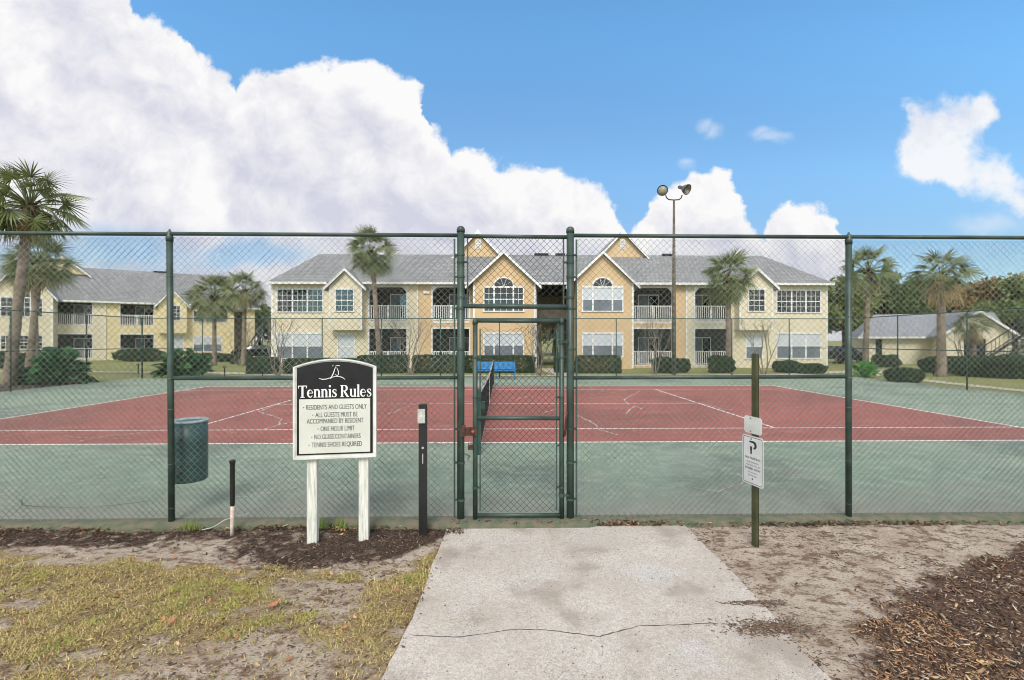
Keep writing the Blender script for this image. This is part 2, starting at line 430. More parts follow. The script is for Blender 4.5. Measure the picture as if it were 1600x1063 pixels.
M['treerust'] = leafmat('russet_tree_leaf', lin((140, 112, 62)), lin((96, 92, 52)), .5)
M['treeolive'] = leafmat('olive_tree_leaf', lin((118, 128, 72)), lin((84, 98, 58)), .5)
M['bark'] = pm('smooth_grey_bark', lin((146, 136, 122)), lin((108, 98, 88)), 5, .9, 0, .4, 20, .01)
M['darkbark'] = pm('dark_bark', lin((84, 72, 60)), lin((60, 52, 44)), 5, .9)
M['pole'] = pm('weathered_pole', lin((110, 98, 84)), lin((84, 76, 66)), 3, .8)
M['lamp'] = pm('grey_lamp_housing', lin((120, 120, 116)), lin((92, 92, 90)), 6, .45, .5)
M['lampglass'] = pm('dusty_lamp_glass', lin((158, 158, 138)), lin((140, 140, 122)), 3, .5)
M['reflector'] = pm('dull_reflector', lin((176, 172, 164)), lin((120, 112, 104)), 6, .35, .4)
M['rail'] = pm('black_iron_rail', lin((28, 28, 30)), lin((38, 38, 40)), 3, .5)
M['carpaint'] = pm('dark_car_paint', lin((26, 30, 38)), lin((30, 34, 42)), 1, .18, .3)
M['tyre'] = pm('black_tyre', lin((24, 24, 25)), lin((30, 30, 30)), 3, .8)
M['chips'] = attrmat('bark_chips'); M['blade'] = attrmat('grass_blades', .7)

# ------------------------------------------------------------------ ground
def lawn_mat():
    m, t, b, co = material('dormant_lawn')
    col = t.mix(t.mr(t.noise(co, .35, 6, .6), .35, .65), c4(lin((150, 146, 88))), c4(lin((128, 138, 74))))
    col = t.mix(t.mr(t.noise(co, 3, 5, .7), .5, .75, 0, .7), col, c4(lin((176, 158, 112))))
    col = t.mix(t.mr(t.noise(co, 30, 3, .7), .4, .7, 0, .5), col, c4(lin((92, 96, 54))))
    t.setin(b.inputs['Base Color'], col); b.inputs['Roughness'].default_value = .95
    bump(t, b, t.noise(co, 40, 4, .7), .8, .03); return m
M['lawn'] = lawn_mat()
g_ = MB(); g_.poly([(-900, -300, -.10), (900, -300, -.10), (900, 1500, -.10), (-900, 1500, -.10)])
tag(g_.build('ground', M['lawn']), kind='structure')
g_ = MB(); g_.poly([(-70, 24.9, -.06), (60, 24.9, -.06), (60, 90, -.06), (-70, 90, -.06)])
g_.poly([(-70, 5.5, -.06), (-18.7, 5.5, -.06), (-18.7, 24.9, -.06), (-70, 24.9, -.06)]); g_.poly([(18.5, 5.5, -.06), (60, 5.5, -.06), (60, 24.9, -.06), (18.5, 24.9, -.06)])
tag(g_.build('lawn', M['lawn']), kind='structure')

GZ = -.055
XL = sorted([(G(px, py, GZ).y, G(px, py, GZ).x) for px, py in [(700, 824), (690, 850), (678, 880), (660, 930), (648, 962), (622, 1015), (598, 1063), (540, 1150), (470, 1250)]])
XR = sorted([(G(px, py, GZ).y, G(px, py, GZ).x) for px, py in [(1068, 822), (1106, 860), (1152, 905), (1180, 936), (1212, 970), (1250, 1018), (1296, 1063), (1380, 1150), (1480, 1250)]])
xl = lambda Y: np.interp(Y, [a for a, b in XL], [b for a, b in XL])
xr = lambda Y: np.interp(Y, [a for a, b in XR], [b for a, b in XR])
CB = sorted([(G(px, py, GZ).y, G(px, py, GZ).x) for px, py in [(1640, 838), (1540, 866), (1450, 892), (1395, 925), (1340, 955), (1305, 1000), (1320, 1063), (1330, 1150)]])
xc = lambda Y: np.interp(Y, [a for a, b in CB], [b for a, b in CB])
MBt = sorted([(G(px, py, GZ).x, G(px, py, GZ).y) for px, py in [(-300, 862), (0, 856), (120, 862), (260, 874), (380, 884), (470, 890), (560, 884), (640, 872), (700, 845)]])
ym = lambda X: np.interp(X, [a for a, b in MBt], [b for a, b in MBt])
def masks(X, Y):
    n1 = fbm(X, Y, 1.6, 11); n2 = fbm(X, Y, 5, 23); n3 = fbm(X, Y, .9, 41); n4 = fbm(X, Y, 14, 51, 3)
    left = X < (xl(Y)+xr(Y))/2
    mulchL = np.where(left, np.clip((Y-ym(X)+(n2-.5)*.5)/.10+.3, 0, 1), 0)
    sandp = np.clip(1-np.abs((X+3.1+(n1-.5)*1.2)/.95), 0, 1)*np.clip((4.95-Y)*4, 0, 1)
    mulchL = mulchL*np.clip(1.15-2.2*sandp-(n4-.5)*2.4-(n2-.5)*1.6, 0, 1)
    mulchR = np.where(~left, np.clip((X-xc(Y)+(n2-.5)*.7+(n4-.5)*.3)/.30, 0, 1), 0)
    grass = np.where(left, np.clip((ym(X)-Y+(n2-.5)*.3)/.1, 0, 1), 0)
    bare = np.clip((fbm(X*.6, Y*1.1, 2.2, 77)*.6+n1*.4-.50)/.05, 0, 1)
    # the worn sandy patch near the bottom edge of the view
    wp = np.clip(1.25-np.hypot((X+1.55)/.95, (Y-2.85)/.42), 0, 1); bare = np.clip(np.maximum(bare, wp*1.6-(n4-.4)), 0, 1)
    grass = grass*(1-bare*.92)
    return mulchL, mulchR, grass, n1, n2, n4, left
def axis(segs):
    o = [];
    for a, b, s in segs: o += list(np.arange(a, b, s))
    return np.array(o + [segs[-1][1]])
ax = axis([(-30, -8, 1.), (-8, -6, .2), (-6, 6, .024), (6, 8, .2), (8, 30, 1.)]); ay = axis([(-25, 1.5, .8), (1.5, 2.5, .1), (2.5, 5.11, .02)])
XX, YY = np.meshgrid(ax, ay)
mL, mR, gr, n1, n2, n4, lf = masks(XX, YY)
ZZ = GZ + (n1-.5)*.030 + (n2-.5)*.014 + (fbm(XX, YY, 30, 61, 2)-.5)*.010 + mR*.02
inp = (XX > xl(YY)+.02) & (XX < xr(YY)-.02)
ZZ = np.where(inp & (YY > -6), GZ-.04, ZZ)
v = np.stack([XX.ravel(), YY.ravel(), ZZ.ravel()], 1)
nx, ny = len(ax), len(ay); I = np.arange(nx*ny).reshape(ny, nx)
f = np.stack([I[:-1, :-1].ravel(), I[:-1, 1:].ravel(), I[1:, 1:].ravel(), I[1:, :-1].ravel()], 1)
colr = np.stack([mL.ravel(), mR.ravel(), gr.ravel()], 1)
def dirt_mat():
    m, t, b, co = material('sandy_soil')
    a = t.node('ShaderNodeAttribute', attribute_name='col'); r, g2, bl = t.sep(a.outputs['Color'])
    sand = t.mix(t.mr(t.noise(co, 3, 6, .6), .3, .7), c4(lin((194, 182, 166))), c4(lin((166, 151, 134))))
    sand = t.mix(t.mr(t.noise(co, 120, 3, .7), .35, .7, 0, .6), sand, c4(lin((150, 134, 122))))
    db = t.noise(t.vmath('MULTIPLY', co, (1, 1.5, 1)), 7, 8, .72)
    sand = t.mix(t.mr(db, .49, .60, 0, .9), sand, c4(lin((112, 90, 74))))
    fl = t.noise(t.vmath('MULTIPLY', co, (1, 2.2, 1)), 38, 4, .6)
    sand = t.mix(t.mr(fl, .56, .62, 0, .8), sand, c4(lin((84, 68, 58))))
    mul = t.mix(t.mr(t.noise(co, 45, 5, .7), .35, .65), c4(lin((88, 73, 63))), c4(lin((62, 52, 46))))
    mul = t.mix(t.mr(t.noise(co, 80, 2, .5), .68, .72), mul, c4(lin((150, 130, 110))))
    mur = t.mix(t.mr(t.noise(co, 40, 5, .7), .35, .65), c4(lin((118, 94, 78))), c4(lin((78, 62, 54))))
    th = t.mix(t.mr(t.noise(co, 60, 4, .7), .35, .65), c4(lin((156, 136, 98))), c4(lin((106, 90, 64))))  # base under the grass, darkened to stand in for shade between blades
    col = t.mix(bl, sand, th); col = t.mix(r, col, mul); col = t.mix(g2, col, mur)
    t.setin(b.inputs['Base Color'], col); b.inputs['Roughness'].default_value = .95; b.inputs['Specular IOR Level'].default_value = .15
    bump(t, b, t.noise(co, 70, 5, .7), .9, .012); return m
M['dirt'] = dirt_mat()
tag(npmesh('soil', v, f, M['dirt'], col=colr, smooth=True), kind='structure')

# concrete path
def conc_mat():
    m, t, b, co = material('weathered_concrete')
    col = t.mix(t.mr(t.noise(co, 1.1, 6, .62), .35, .65), c4(lin((214, 206, 196))), c4(lin((196, 186, 174))))
    col = t.mix(t.mr(t.noise(t.vmath('ADD', co, (5, 3, 0)), 1.7, 6, .6), .50, .68, 0, .8), col, c4(lin((156, 144, 132))))
    col = t.mix(t.mr(t.noise(t.vmath('ADD', co, (9, 14, 0)), 1.2, 5, .6), .52, .66, 0, .7), col, c4(lin((212, 210, 208))))
    col = t.mix(t.mr(t.noise(co, 26, 6, .75), .45, .66, 0, .45), col, c4(lin((150, 140, 130))))
    col = t.mix(t.mr(t.noise(co, 130, 4, .7), .40, .62, 0, .75), col, c4(lin((150, 142, 134))))
    v = t.node('ShaderNodeTexVoronoi'); t.link(co, v.inputs['Vector']); v.inputs['Scale'].default_value = 58
    th = t.mr(t.noise(co, 2.0, 4, .6), .40, .70, .03, .27)
    pit = t.math('LESS_THAN', v.outputs['Distance'], th)
    col = t.mix(t.math('MULTIPLY', pit, .75), col, c4(lin((112, 104, 98))))
    t.setin(b.inputs['Base Color'], col); b.inputs['Roughness'].default_value = .9; b.inputs['Specular IOR Level'].default_value = .2
    h = t.math('SUBTRACT', t.noise(co, 150, 4, .7), t.math('MULTIPLY', pit, .8)); bump(t, b, h, .6, .005)
    return m
M['conc'] = conc_mat()
yy = [-6, 0] + list(np.linspace(1.2, 5.045, 34))
pl = MB(); n = len(yy)
vs = []
for y in yy:
    jl, jr = (random.uniform(-.006, .006) for _ in 'ab')
    vs += [(float(xl(y))+jl, y, -.035), (float(xr(y))+jr, y, -.035)]
vs += [(x, y, -.13) for x, y, z in vs]
fs = [(2*i, 2*i+1, 2*i+3, 2*i+2) for i in range(n-1)] + [(2*i, 2*i+2, 2*i+2+2*n, 2*i+2*n) for i in range(n-1)] + [(2*i+1, 2*i+1+2*n, 2*i+3+2*n, 2*i+3) for i in range(n-1)]
fs += [(2*n-2, 2*n-1, 4*n-1, 4*n-2)]
tag(pl.add(vs, fs).build('path', M['conc']), kind='structure')
def jag(pts, j, sub=5):
    o = []
    for a, b in zip(pts[:-1], pts[1:]):
        for k in range(sub):
            t = k/sub; o.append((a[0]+(b[0]-a[0])*t+random.uniform(-j, j), a[1]+(b[1]-a[1])*t+random.uniform(-j, j)))
    return o + [pts[-1][:2]]
M['crackdark'] = pm('dark_crack', lin((84, 74, 68)), lin((60, 54, 50)), 30, .95)
ck = MB()
pp = [G(x, y, -.035) for x, y in [(642, 993), (720, 996), (760, 990), (800, 984), (850, 984), (905, 991), (937, 995), (970, 986), (1000, 978), (1060, 977), (1110, 974), (1160, 978), (1200, 982)]]
q = jag(pp, .004, 7); ck.ribbon(q, [random.uniform(.003, .010) for _ in q], -.0335)
q = jag([G(x, y, -.035) for x, y in [(937, 995), (942, 1012), (940, 1028)]], .004, 5); ck.ribbon(q, [random.uniform(.0006, .0016) for _ in q], -.0335)
q = jag([G(x, y, -.035) for x, y in [(1118, 940), (1130, 943), (1160, 945), (1192, 947)]], .006, 5); ck.ribbon(q, [random.uniform(.004, .01) for _ in q], -.0335)
tag(ck.build('path_cracks', M['crackdark']), kind='structure')

# court slab
sl = MB(); sl.box(-18.75, 18.6, 5.10, 24.85, -.25, 0); tag(sl.build('court_slab', M['cgreen']), kind='structure')
XN = -.40; YD = 9.0; L2 = 11.885
rd = MB(); rd.poly([(XN-L2, YD, .003), (XN+L2, YD, .003), (XN+L2, YD+10.97, .003), (XN-L2, YD+10.97, .003)])
tag(rd.build('court_playing_area', M['cred']), kind='structure')
ln = MB(); z = .0065; h_ = .04
def hl(x0, x1, y, w_=.05): ln.poly([(x0, y-w_/2, z), (x1, y-w_/2, z), (x1, y+w_/2, z), (x0, y+w_/2, z)])
def vl(x, y0, y1, w_=.05): ln.poly([(x-w_/2, y0, z), (x+w_/2, y0, z), (x+w_/2, y1, z), (x-w_/2, y1, z)])
for Y in (YD, YD+10.97): hl(XN-L2-.04, XN+L2+.04, Y, .07)
for Y in (YD+1.37, YD+9.6): hl(XN-L2+.045, XN+L2-.045, Y)
for sx in (-1, 1): vl(XN+sx*L2, YD+.036, YD+10.97-.036, .08)
for sx in (-1, 1): vl(XN+sx*6.4, YD+1.396, YD+9.574)
hl(XN-6.373, XN+6.373, YD+5.485)
tag(ln.build('court_lines', M['line']), kind='structure')
ck = MB()
CR = [[(903, 650), (915, 656), (930, 663), (939, 673), (950, 676), (966, 681)], [(405, 644), (420, 649), (434, 653), (440, 656), (433, 666), (414, 671)], [(404, 644), (415, 640), (428, 636)],
      [(607, 648), (620, 643), (641, 634), (662, 630)], [(110, 694), (135, 688), (160, 683), (190, 679), (240, 676)], [(0, 706), (30, 701), (60, 697)],
      [(806, 626), (815, 622), (828, 619)], [(850, 646), (862, 642), (870, 639)], [(925, 617), (960, 614), (980, 610)], [(978, 648), (985, 640), (992, 634), (1003, 640)],
      [(1080, 628), (1110, 634), (1130, 640), (1150, 641)], [(433, 666), (450, 662), (470, 660)], [(1000, 612), (975, 625), (984, 634)]]
for c in CR:
    q = jag([G(x, y, 0) for x, y in c], .03, 5); ck.ribbon(q, [random.uniform(.02, .07) for _ in q], .0095)
tag(ck.build('court_crack_filler', M['crack']), kind='structure')
hc = MB(); dk = MB(); rr_ = random.Random(5)
for i in range(46):
    x, y = rr_.uniform(-12, 11.5), rr_.uniform(5.6, 20); a_ = rr_.uniform(0, 6.28); q = [(x, y)]
    for k in range(rr_.randint(4, 11)):
        a_ += rr_.gauss(0, .5); x += math.cos(a_)*.28; y += math.sin(a_)*.28; q.append((x, y))
    if min(p[1] for p in q) < 5.3: continue
    (hc if i % 2 else dk).ribbon(q, [rr_.uniform(.008, .028) for _ in q], .0105+.0003*i)
tag(hc.build('court_hairline_filler', M['crack']), kind='structure')
tag(dk.build('court_hairline_cracks', pm('dark_hairline', lin((104, 96, 88)), lin((84, 80, 72)), 9, .9)), kind='structure')
# rough mow strip under the near fence
ms = MB(); xs_ = np.arange(-19, 19, .12); vs = []
for x in xs_:
    e = 5.055+.02*math.sin(x*2.1)+random.uniform(-.012, .012); e = 5.00 if -.65 < x < .95 else e
    t_ = .012+.012*vnoise(np.array([x*2.]), np.array([3.]), 5)[0]
    vs += [(x, 5.26, .004), (x, 5.17, t_), (x, e+.03, t_*.8-.004), (x, e, -.02), (x, e-.004, -.12)]
ms.add(vs, [(5*i+k, 5*i+5+k, 5*i+6+k, 5*i+1+k) for i in range(len(xs_)-1) for k in range(4)])
tag(ms.build('mow_strip', M['curb'], smooth=True), kind='structure')
# pavements beyond the court
sw = MB()
def strip(pts, wd, z=-.045, mb=sw): mb.ribbon(pts, wd, z)
strip([(-60, 34.0), (-32, 31.2), (-18, 29.6), (-12, 27.4), (-6, 26.6), (12, 26.6), (17, 27.2), (21, 29.4), (27, 31.5), (45, 36)], 1.15)
strip([(3.6, 27.25), (3.3, 30.5), (3.2, 33.4)], 1.3, -.041)
strip([(20.3, 8), (20.4, 20), (20.9, 24.5), (21.5, 27.5), (24, 30.2)], .9, -.037)
tag(sw.build('sidewalk', pm('pale_sidewalk', lin((196, 188, 172)), lin((172, 164, 146)), 1, .9)), kind='structure')
bd = MB()
for (x0, x1, y0, y1) in [(-17, -13, 25.1, 25.7), (-13, 17, 24.95, 25.75), (-22.5, -18.9, 14, 23.5), (17, 19.8, 24.95, 26.2)]:
    bd.poly([(x0, y0, -.035), (x1, y0, -.035), (x1, y1, -.035), (x0, y1, -.035)])
tag(bd.build('mulch_bed', pm('dark_bed_mulch', lin((92, 78, 64)), lin((60, 52, 46)), 6, .95, 0, 1, 30, .03)), kind='structure')
rdm = MB(); rdm.poly([(-90, 62, -.04), (90, 62, -.04), (90, 74, -.04), (-90, 74, -.04)]); rdm.poly([(20.5, 36, -.036), (24.6, 36, -.036), (24.6, 62, -.036), (20.5, 62, -.036)])
tag(rdm.build('car_park', pm('asphalt', lin((96, 96, 98)), lin((80, 80, 82)), 2, .9)), kind='structure')

# ------------------------------------------------------------------ loose ground cover
def boxes_np(c, L, Wd, T, yaw, pitch, roll):
    n = len(c); s = np.array([[x, y, z] for z in (-1, 1) for y in (-1, 1) for x in (-1, 1)], float)*.5
    v = s[None]*np.stack([L, Wd, T], 1)[:, None]
    v[:, :, 1] *= np.where(s[None, :, 0] > 0, .45, 1.)
    cy, sy, cp, sp, cr, sr = np.cos(yaw), np.sin(yaw), np.cos(pitch), np.sin(pitch), np.cos(roll), np.sin(roll)
    x, y, z = v[..., 0], v[..., 1], v[..., 2]
    y, z = y*cr[:, None]-z*sr[:, None], y*sr[:, None]+z*cr[:, None]
    x, z = x*cp[:, None]+z*sp[:, None], -x*sp[:, None]+z*cp[:, None]
    x, y = x*cy[:, None]-y*sy[:, None], x*sy[:, None]+y*cy[:, None]
    v = np.stack([x, y, z], -1)+c[:, None]
    f0 = np.array([(0,2,3,1),(4,5,7,6),(0,1,5,4),(2,6,7,3),(0,4,6,2),(1,3,7,5)])
    return v.reshape(-1, 3), (f0[None]+8*np.arange(n)[:, None, None]).reshape(-1, 4)
def hz(x, y):
    n1 = fbm(x, y, 1.6, 11); n2 = fbm(x, y, 5, 23)
    return GZ + (n1-.5)*.030 + (n2-.5)*.014
def pal(n, cols, wts, var=.25):
    c = np.array([lin(k) for k in cols]); i = rng.choice(len(cols), n, p=np.array(wts)/sum(wts))
    return np.clip(c[i]*(1+rng.uniform(-var, var, (n, 1))), 0, 1)
def chips(name, n, xr_, yr_, which, Lr, cols, wts, ratio=(.12, .4), zb=.006, tilt=.35, label=None):
    x = rng.uniform(*xr_, n); y = rng.uniform(*yr_, n)**1
    a, b, g3, _, _, _, left = masks(x, y)
    if which == 'R': k = rng.random(n) < a*0+b
    elif which == 'L': k = rng.random(n) < a
    elif which == 'S': k = (rng.random(n) < np.clip(fbm(x, y, 2.4, 91)*2.6-1.1, .02, 1)) & ~left & (x > xr(y)) & (b < .5)
    elif which == 'SL': k = left & (x < xl(y)) & (rng.random(n) < .8)
    elif which == 'E': k = ((np.abs(x-xr(y)-.05) < .12*rng.random(n)+.02) | (np.abs(x-xl(y)) < .07*rng.random(n)))
    elif which == 'P': k = (x > xl(y)) & (x < xr(y))
    elif which == 'F': k = np.ones(n, bool)
    x, y = x[k], y[k]; m = len(x)
    inpath = (x > xl(y)) & (x < xr(y))
    z = np.where(inpath, -.0325, hz(x, y)) + rng.uniform(.0, zb, m) + (b[k]*.02 if which == 'R' else 0)
    if which == 'P': z = np.full(m, -.0325)
    L = rng.uniform(*Lr, m)*rng.choice([.6, 1, 1.4], m); Wd = L*rng.uniform(*ratio, m)
    v, f = boxes_np(np.stack([x, y, z], 1), L, Wd, rng.uniform(.001, .004, m), rng.uniform(0, 6.28, m), rng.normal(0, tilt, m), rng.normal(0, tilt, m))
    col = np.repeat(pal(m, cols, wts), 8, 0)
    o = npmesh(name, v, f, M['chips'], col=col); tag(o, label, 'ground cover', None, 'stuff'); return o
BR = [(108, 86, 72), (134, 108, 88), (160, 132, 104), (182, 156, 124), (84, 70, 62), (190, 176, 158)]
chips('wood_chip_mulch', 26000, (1.8, 6.2), (2.4, 4.6), 'R', (.012, .048), BR, [7, 4, .9, .8, 7, 2.2], (.12, .4), .02, .35, 'loose orange and brown bark chip mulch at the right of the path')
chips('wood_chip_rim', 3200, (1.9, 3.1), (2.5, 3.9), 'R', (.012, .035), [(186, 150, 114), (164, 126, 94), (204, 176, 142)], [3, 3, 1], (.12, .4), .028, .3, 'fresh orange chips scattered along the left rim of the mulch')
chips('dark_mulch', 26000, (-6.5, -.4), (3.75, 5.08), 'L', (.010, .030), [(88, 72, 62), (112, 92, 78), (66, 55, 49), (168, 148, 126)], [5, 4, 4, 1], (.15, .5), .012, .3, 'dark shredded mulch strip along the foot of the fence')
chips('sand_debris', 16000, (1.0, 6.5), (2.4, 5.08), 'S', (.010, .040), [(84, 66, 56), (110, 88, 74), (64, 52, 46)], [4, 3, 3], (.10, .35), .002, .12, 'small dark twigs and bark bits lying on the pale sand')
chips('lawn_debris', 7000, (-5.5, -.2), (2.4, 4.3), 'SL', (.012, .034), [(132, 104, 80), (164, 136, 106), (96, 78, 64), (190, 178, 160)], [3, 2, 4, 1], (.12, .4), .015, .2, 'bits of bark and dry leaf lying on the patchy grass')
chips('path_edge_litter', 6500, (-1.6, 3.2), (2.3, 5.03), 'E', (.008, .026), [(120, 96, 78), (92, 72, 60), (150, 124, 98)], [3, 3, 1], (.15, .5), .006, .15, 'brown litter gathered along the two edges of the concrete path')
for nm_, cx_, cy_, sx_, sy_, n_, lb_ in (('path_dirt', 1205, 985, .15, .05, 900, 'dark dirt washed onto the path at the right end of its long crack'), ('path_dirt', 1180, 946, .11, .012, 260, 'thin line of dark dirt on the right edge of the path above the crack')):
    q_ = G(cx_, cy_, GZ); m = n_; x = rng.normal(q_.x, sx_, m); y = rng.normal(q_.y, sy_, m); L = rng.uniform(.006, .026, m)
    v, f = boxes_np(np.stack([x, y, np.full(m, -.031)], 1), L, L*rng.uniform(.15, .4, m), np.full(m, .002), rng.normal(0, .6, m), rng.normal(0, .08, m), rng.normal(0, .08, m))
    tag(npmesh(nm_, v, f, M['chips'], col=np.repeat(pal(m, [(120, 98, 82), (92, 74, 62), (146, 124, 104)], [3, 3, 2]), 8, 0)), lb_, 'ground cover', None, 'stuff')
chips('path_grit', 700, (-.9, 2.9), (2.4, 4.98), 'P', (.003, .008), [(84, 76, 70), (110, 100, 92), (60, 54, 50)], [3, 2, 2], (.3, .8), .002, .05, 'dark grit scattered on the concrete path')
chips('fence_foot_litter', 9000, (-7, 7), (5.03, 5.17), 'F', (.012, .045), [(120, 92, 70), (160, 124, 90), (70, 56, 48), (196, 170, 140)], [3, .8, 6, .5], (.15, .5), .045, .3, 'brown leaf litter caught along the bottom of the fence')
# grass blades
def blades(name, n, xr_, yr_, Lr, wd, cols, wts, dens, label):
    x = rng.uniform(*xr_, n); y = rng.uniform(*yr_, n)
    a, b, g3, _, _, _, left = masks(x, y)
    tuft = fbm(x, y, 9, 131, 3)
    k = (rng.random(n) < g3*dens(x, y)*np.clip((tuft-.28)*3.2, .08, 1)) & (x < xl(y)-.005+.03*rng.random(n))
    x, y = x[k], y[k]; m = len(x); z = hz(x, y)
    yaw = rng.uniform(0, 6.283, m); L = rng.uniform(*Lr, m); up = rng.uniform(.05, .75, m)
    d = np.stack([np.cos(yaw), np.sin(yaw)], 1); s = np.stack([-np.sin(yaw), np.cos(yaw)], 1)*(wd*rng.uniform(.6, 1.4, m))[:, None]
    base = np.stack([x, y], 1); V = []
    for t, hh, ww in ((0, 0, 1), (.5, .75, .8), (1, .6, .12)):
        cxy = base + d*(L*t*(1-up*.5))[:, None]; zz = z + L*up*hh + .002
        for sg in (-1, 1): V.append(np.concatenate([cxy+s*ww*sg*.5, zz[:, None]], 1))
    v = np.stack(V, 1).reshape(-1, 3); i = 6*np.arange(m)[:, None, None]
    f = (np.array([(0, 1, 3, 2), (2, 3, 5, 4)])[None]+i).reshape(-1, 4)
    col = np.repeat(pal(m, cols, wts, .2), 6, 0)
    tag(npmesh(name, v, f, M['blade'], col=col), label, 'grass', None, 'stuff')
ST = [(216, 196, 146), (192, 168, 114), (160, 130, 92), (186, 178, 102), (156, 162, 78)]
blades('dry_grass', 190000, (-6.2, -.2), (2.3, 4.45), (.018, .05), .0035, ST, [4, 4, 3, 2.4, 1.6], lambda x, y: .85, 'straw coloured dormant grass at the left of the path')
blades('green_grass', 110000, (-6.2, -.2), (2.3, 4.45), (.02, .05), .0038, [(166, 174, 74), (138, 158, 66), (190, 186, 98)], [3, 3, 2],
       lambda x, y: np.clip((fbm(x, y, 1.3, 211)-.53)*7, 0, 1), 'yellow green living grass patches at the left of the path')
blades('grass_tufts', 60000, (-6.2, -.2), (2.3, 4.45), (.04, .085), .0042, [(150, 164, 72), (196, 184, 116), (120, 140, 60), (176, 150, 104)], [3, 3, 2, 2],
       lambda x, y: np.clip((fbm(x, y, 4.5, 311)-.60)*9, 0, 1), 'taller mixed green and straw tufts standing in the lawn left of the path')
# weeds at the fence foot
wv = []
wx = np.concatenate([rng.normal(c, .05, 26) for c in (G(303, 818, 0).x, G(540, 816, 0).x, G(505, 818, 0).x)]); wy = rng.normal(5.02, .02, len(wx))
m = len(wx); Vv = []; Ff = []
for i in range(m):
    a = rng.uniform(0, 6.28); L = rng.uniform(.04, .13); dx_, dy_ = math.cos(a)*L*.35, math.sin(a)*L*.2; sx_ = .003
    b0 = len(Vv); Vv += [(wx[i]-sx_, wy[i], -.03), (wx[i]+sx_, wy[i], -.03), (wx[i]+dx_*.5+sx_, wy[i]+dy_*.5, -.03+L*.7), (wx[i]+dx_*.5-sx_, wy[i]+dy_*.5, -.03+L*.7), (wx[i]+dx_, wy[i]+dy_, -.03+L), (wx[i]+dx_+.0006, wy[i]+dy_, -.03+L)]
    Ff += [(b0, b0+1, b0+2, b0+3), (b0+3, b0+2, b0+5, b0+4)]
tag(npmesh('weeds', Vv, Ff, M['blade'], col=np.tile([lin((120, 140, 62))], (len(Vv), 1))), 'thin green weeds sprouting at the foot of the fence', 'weeds', None, 'stuff')
# curled dead leaves
def leafmesh(L, Wd, curl):
    b = MB(); n = 7; top = []; bot = []
    vs = []
    for i in range(n):
        t = i/(n-1); wv_ = math.sin(math.pi*min(.98, t*.9+.06))**.7*Wd*(1+.25*math.cos(t*19)); x = (t-.5)*L; zc = curl*(t-.5)**2*4
        vs += [(x, -wv_/2, zc+curl*.7), (x, 0, zc), (x, wv_/2, zc+curl*.6)]
    fs = [(3*i+k, 3*i+k+1, 3*i+k+4, 3*i+k+3) for i in range(n-1) for k in (0, 1)]
    return b.add(vs, fs)
lf_cols = [(184, 134, 98), (204, 174, 136), (128, 98, 78), (164, 116, 84)]
def litter(spots, name, label):
    V, Fq, Cc = [], [], []; base = leafmesh(1, .5, .12)
    for sx_, sy_ in spots:
        p = G(sx_, sy_, GZ); s_ = rng.uniform(.02, .055)
        Mx = Matrix.Translation((p.x, min(p.y, 5.06), float(hz(np.array([p.x]), np.array([p.y]))[0])+.013)) @ Matrix.Rotation(rng.uniform(0, 6.28), 4, 'Z') @ Matrix.Rotation(rng.normal(0, .3), 4, 'X') @ Matrix.Rotation(rng.normal(0, .3), 4, 'Y') @ Matrix.Scale(s_, 4)
        b0 = len(V); V += [tuple(Mx @ Vector(q)) for q in base.v]; Fq += [tuple(b0+k for k in q) for q in base.f]; c_ = np.array(lin(lf_cols[rng.integers(0, 4)]))*rng.uniform(.8, 1.15); Cc += [c_]*len(base.v)
    o = npmesh(name, V, Fq, M['chips'], col=np.array(Cc)); return tag(o, label, 'leaves', None, 'stuff')
litter([(rng.normal(176, 24), rng.normal(823, 5)) for _ in range(90)] + [(rng.normal(190, 60), rng.normal(828, 8)) for _ in range(26)] + [(rng.normal(545, 14), rng.normal(829, 4)) for _ in range(26)], 'leaf_litter', 'orange and tan dead leaves drifted against the foot of the fence at the left')
litter([(rng.uniform(0, 660), rng.uniform(822, 1060)) for _ in range(64)], 'fallen_leaves', 'small dead leaves strewn over the patchy grass left of the path')
litter([(rng.uniform(1330, 1600), rng.uniform(880, 1060)) for _ in range(60)], 'fallen_leaves', 'pale dead leaves strewn over the bark mulch right of the path')
for sx_, sy_, s_, c_, lb in [(429, 952, .09, 'orange', 'largest orange dead leaf on the grass left of the path'), (268, 978, .07, 'orange', 'orange dead leaf by the sandy patch in the grass'), (336, 986, .07, 'brown', 'brown dead leaf on the sandy patch in the grass'), (1541, 1046, .08, 'tan', 'tan dead leaf on the bark mulch near the bottom right corner')]:
    o = leafmesh(1, .55, .16).build('fallen_leaf', pm(c_+'_dead_leaf', lin({'orange': (172, 118, 88), 'brown': (118, 86, 64), 'tan': (208, 178, 128)}[c_]), None, 12, .7))
    p = G(sx_, sy_, GZ); o.location = (p.x, p.y, GZ+.03); o.scale = (s_, s_, s_); o.rotation_euler = (.2, -.25, rng.uniform(0, 6.28)); tag(o, lb, 'fallen leaf')

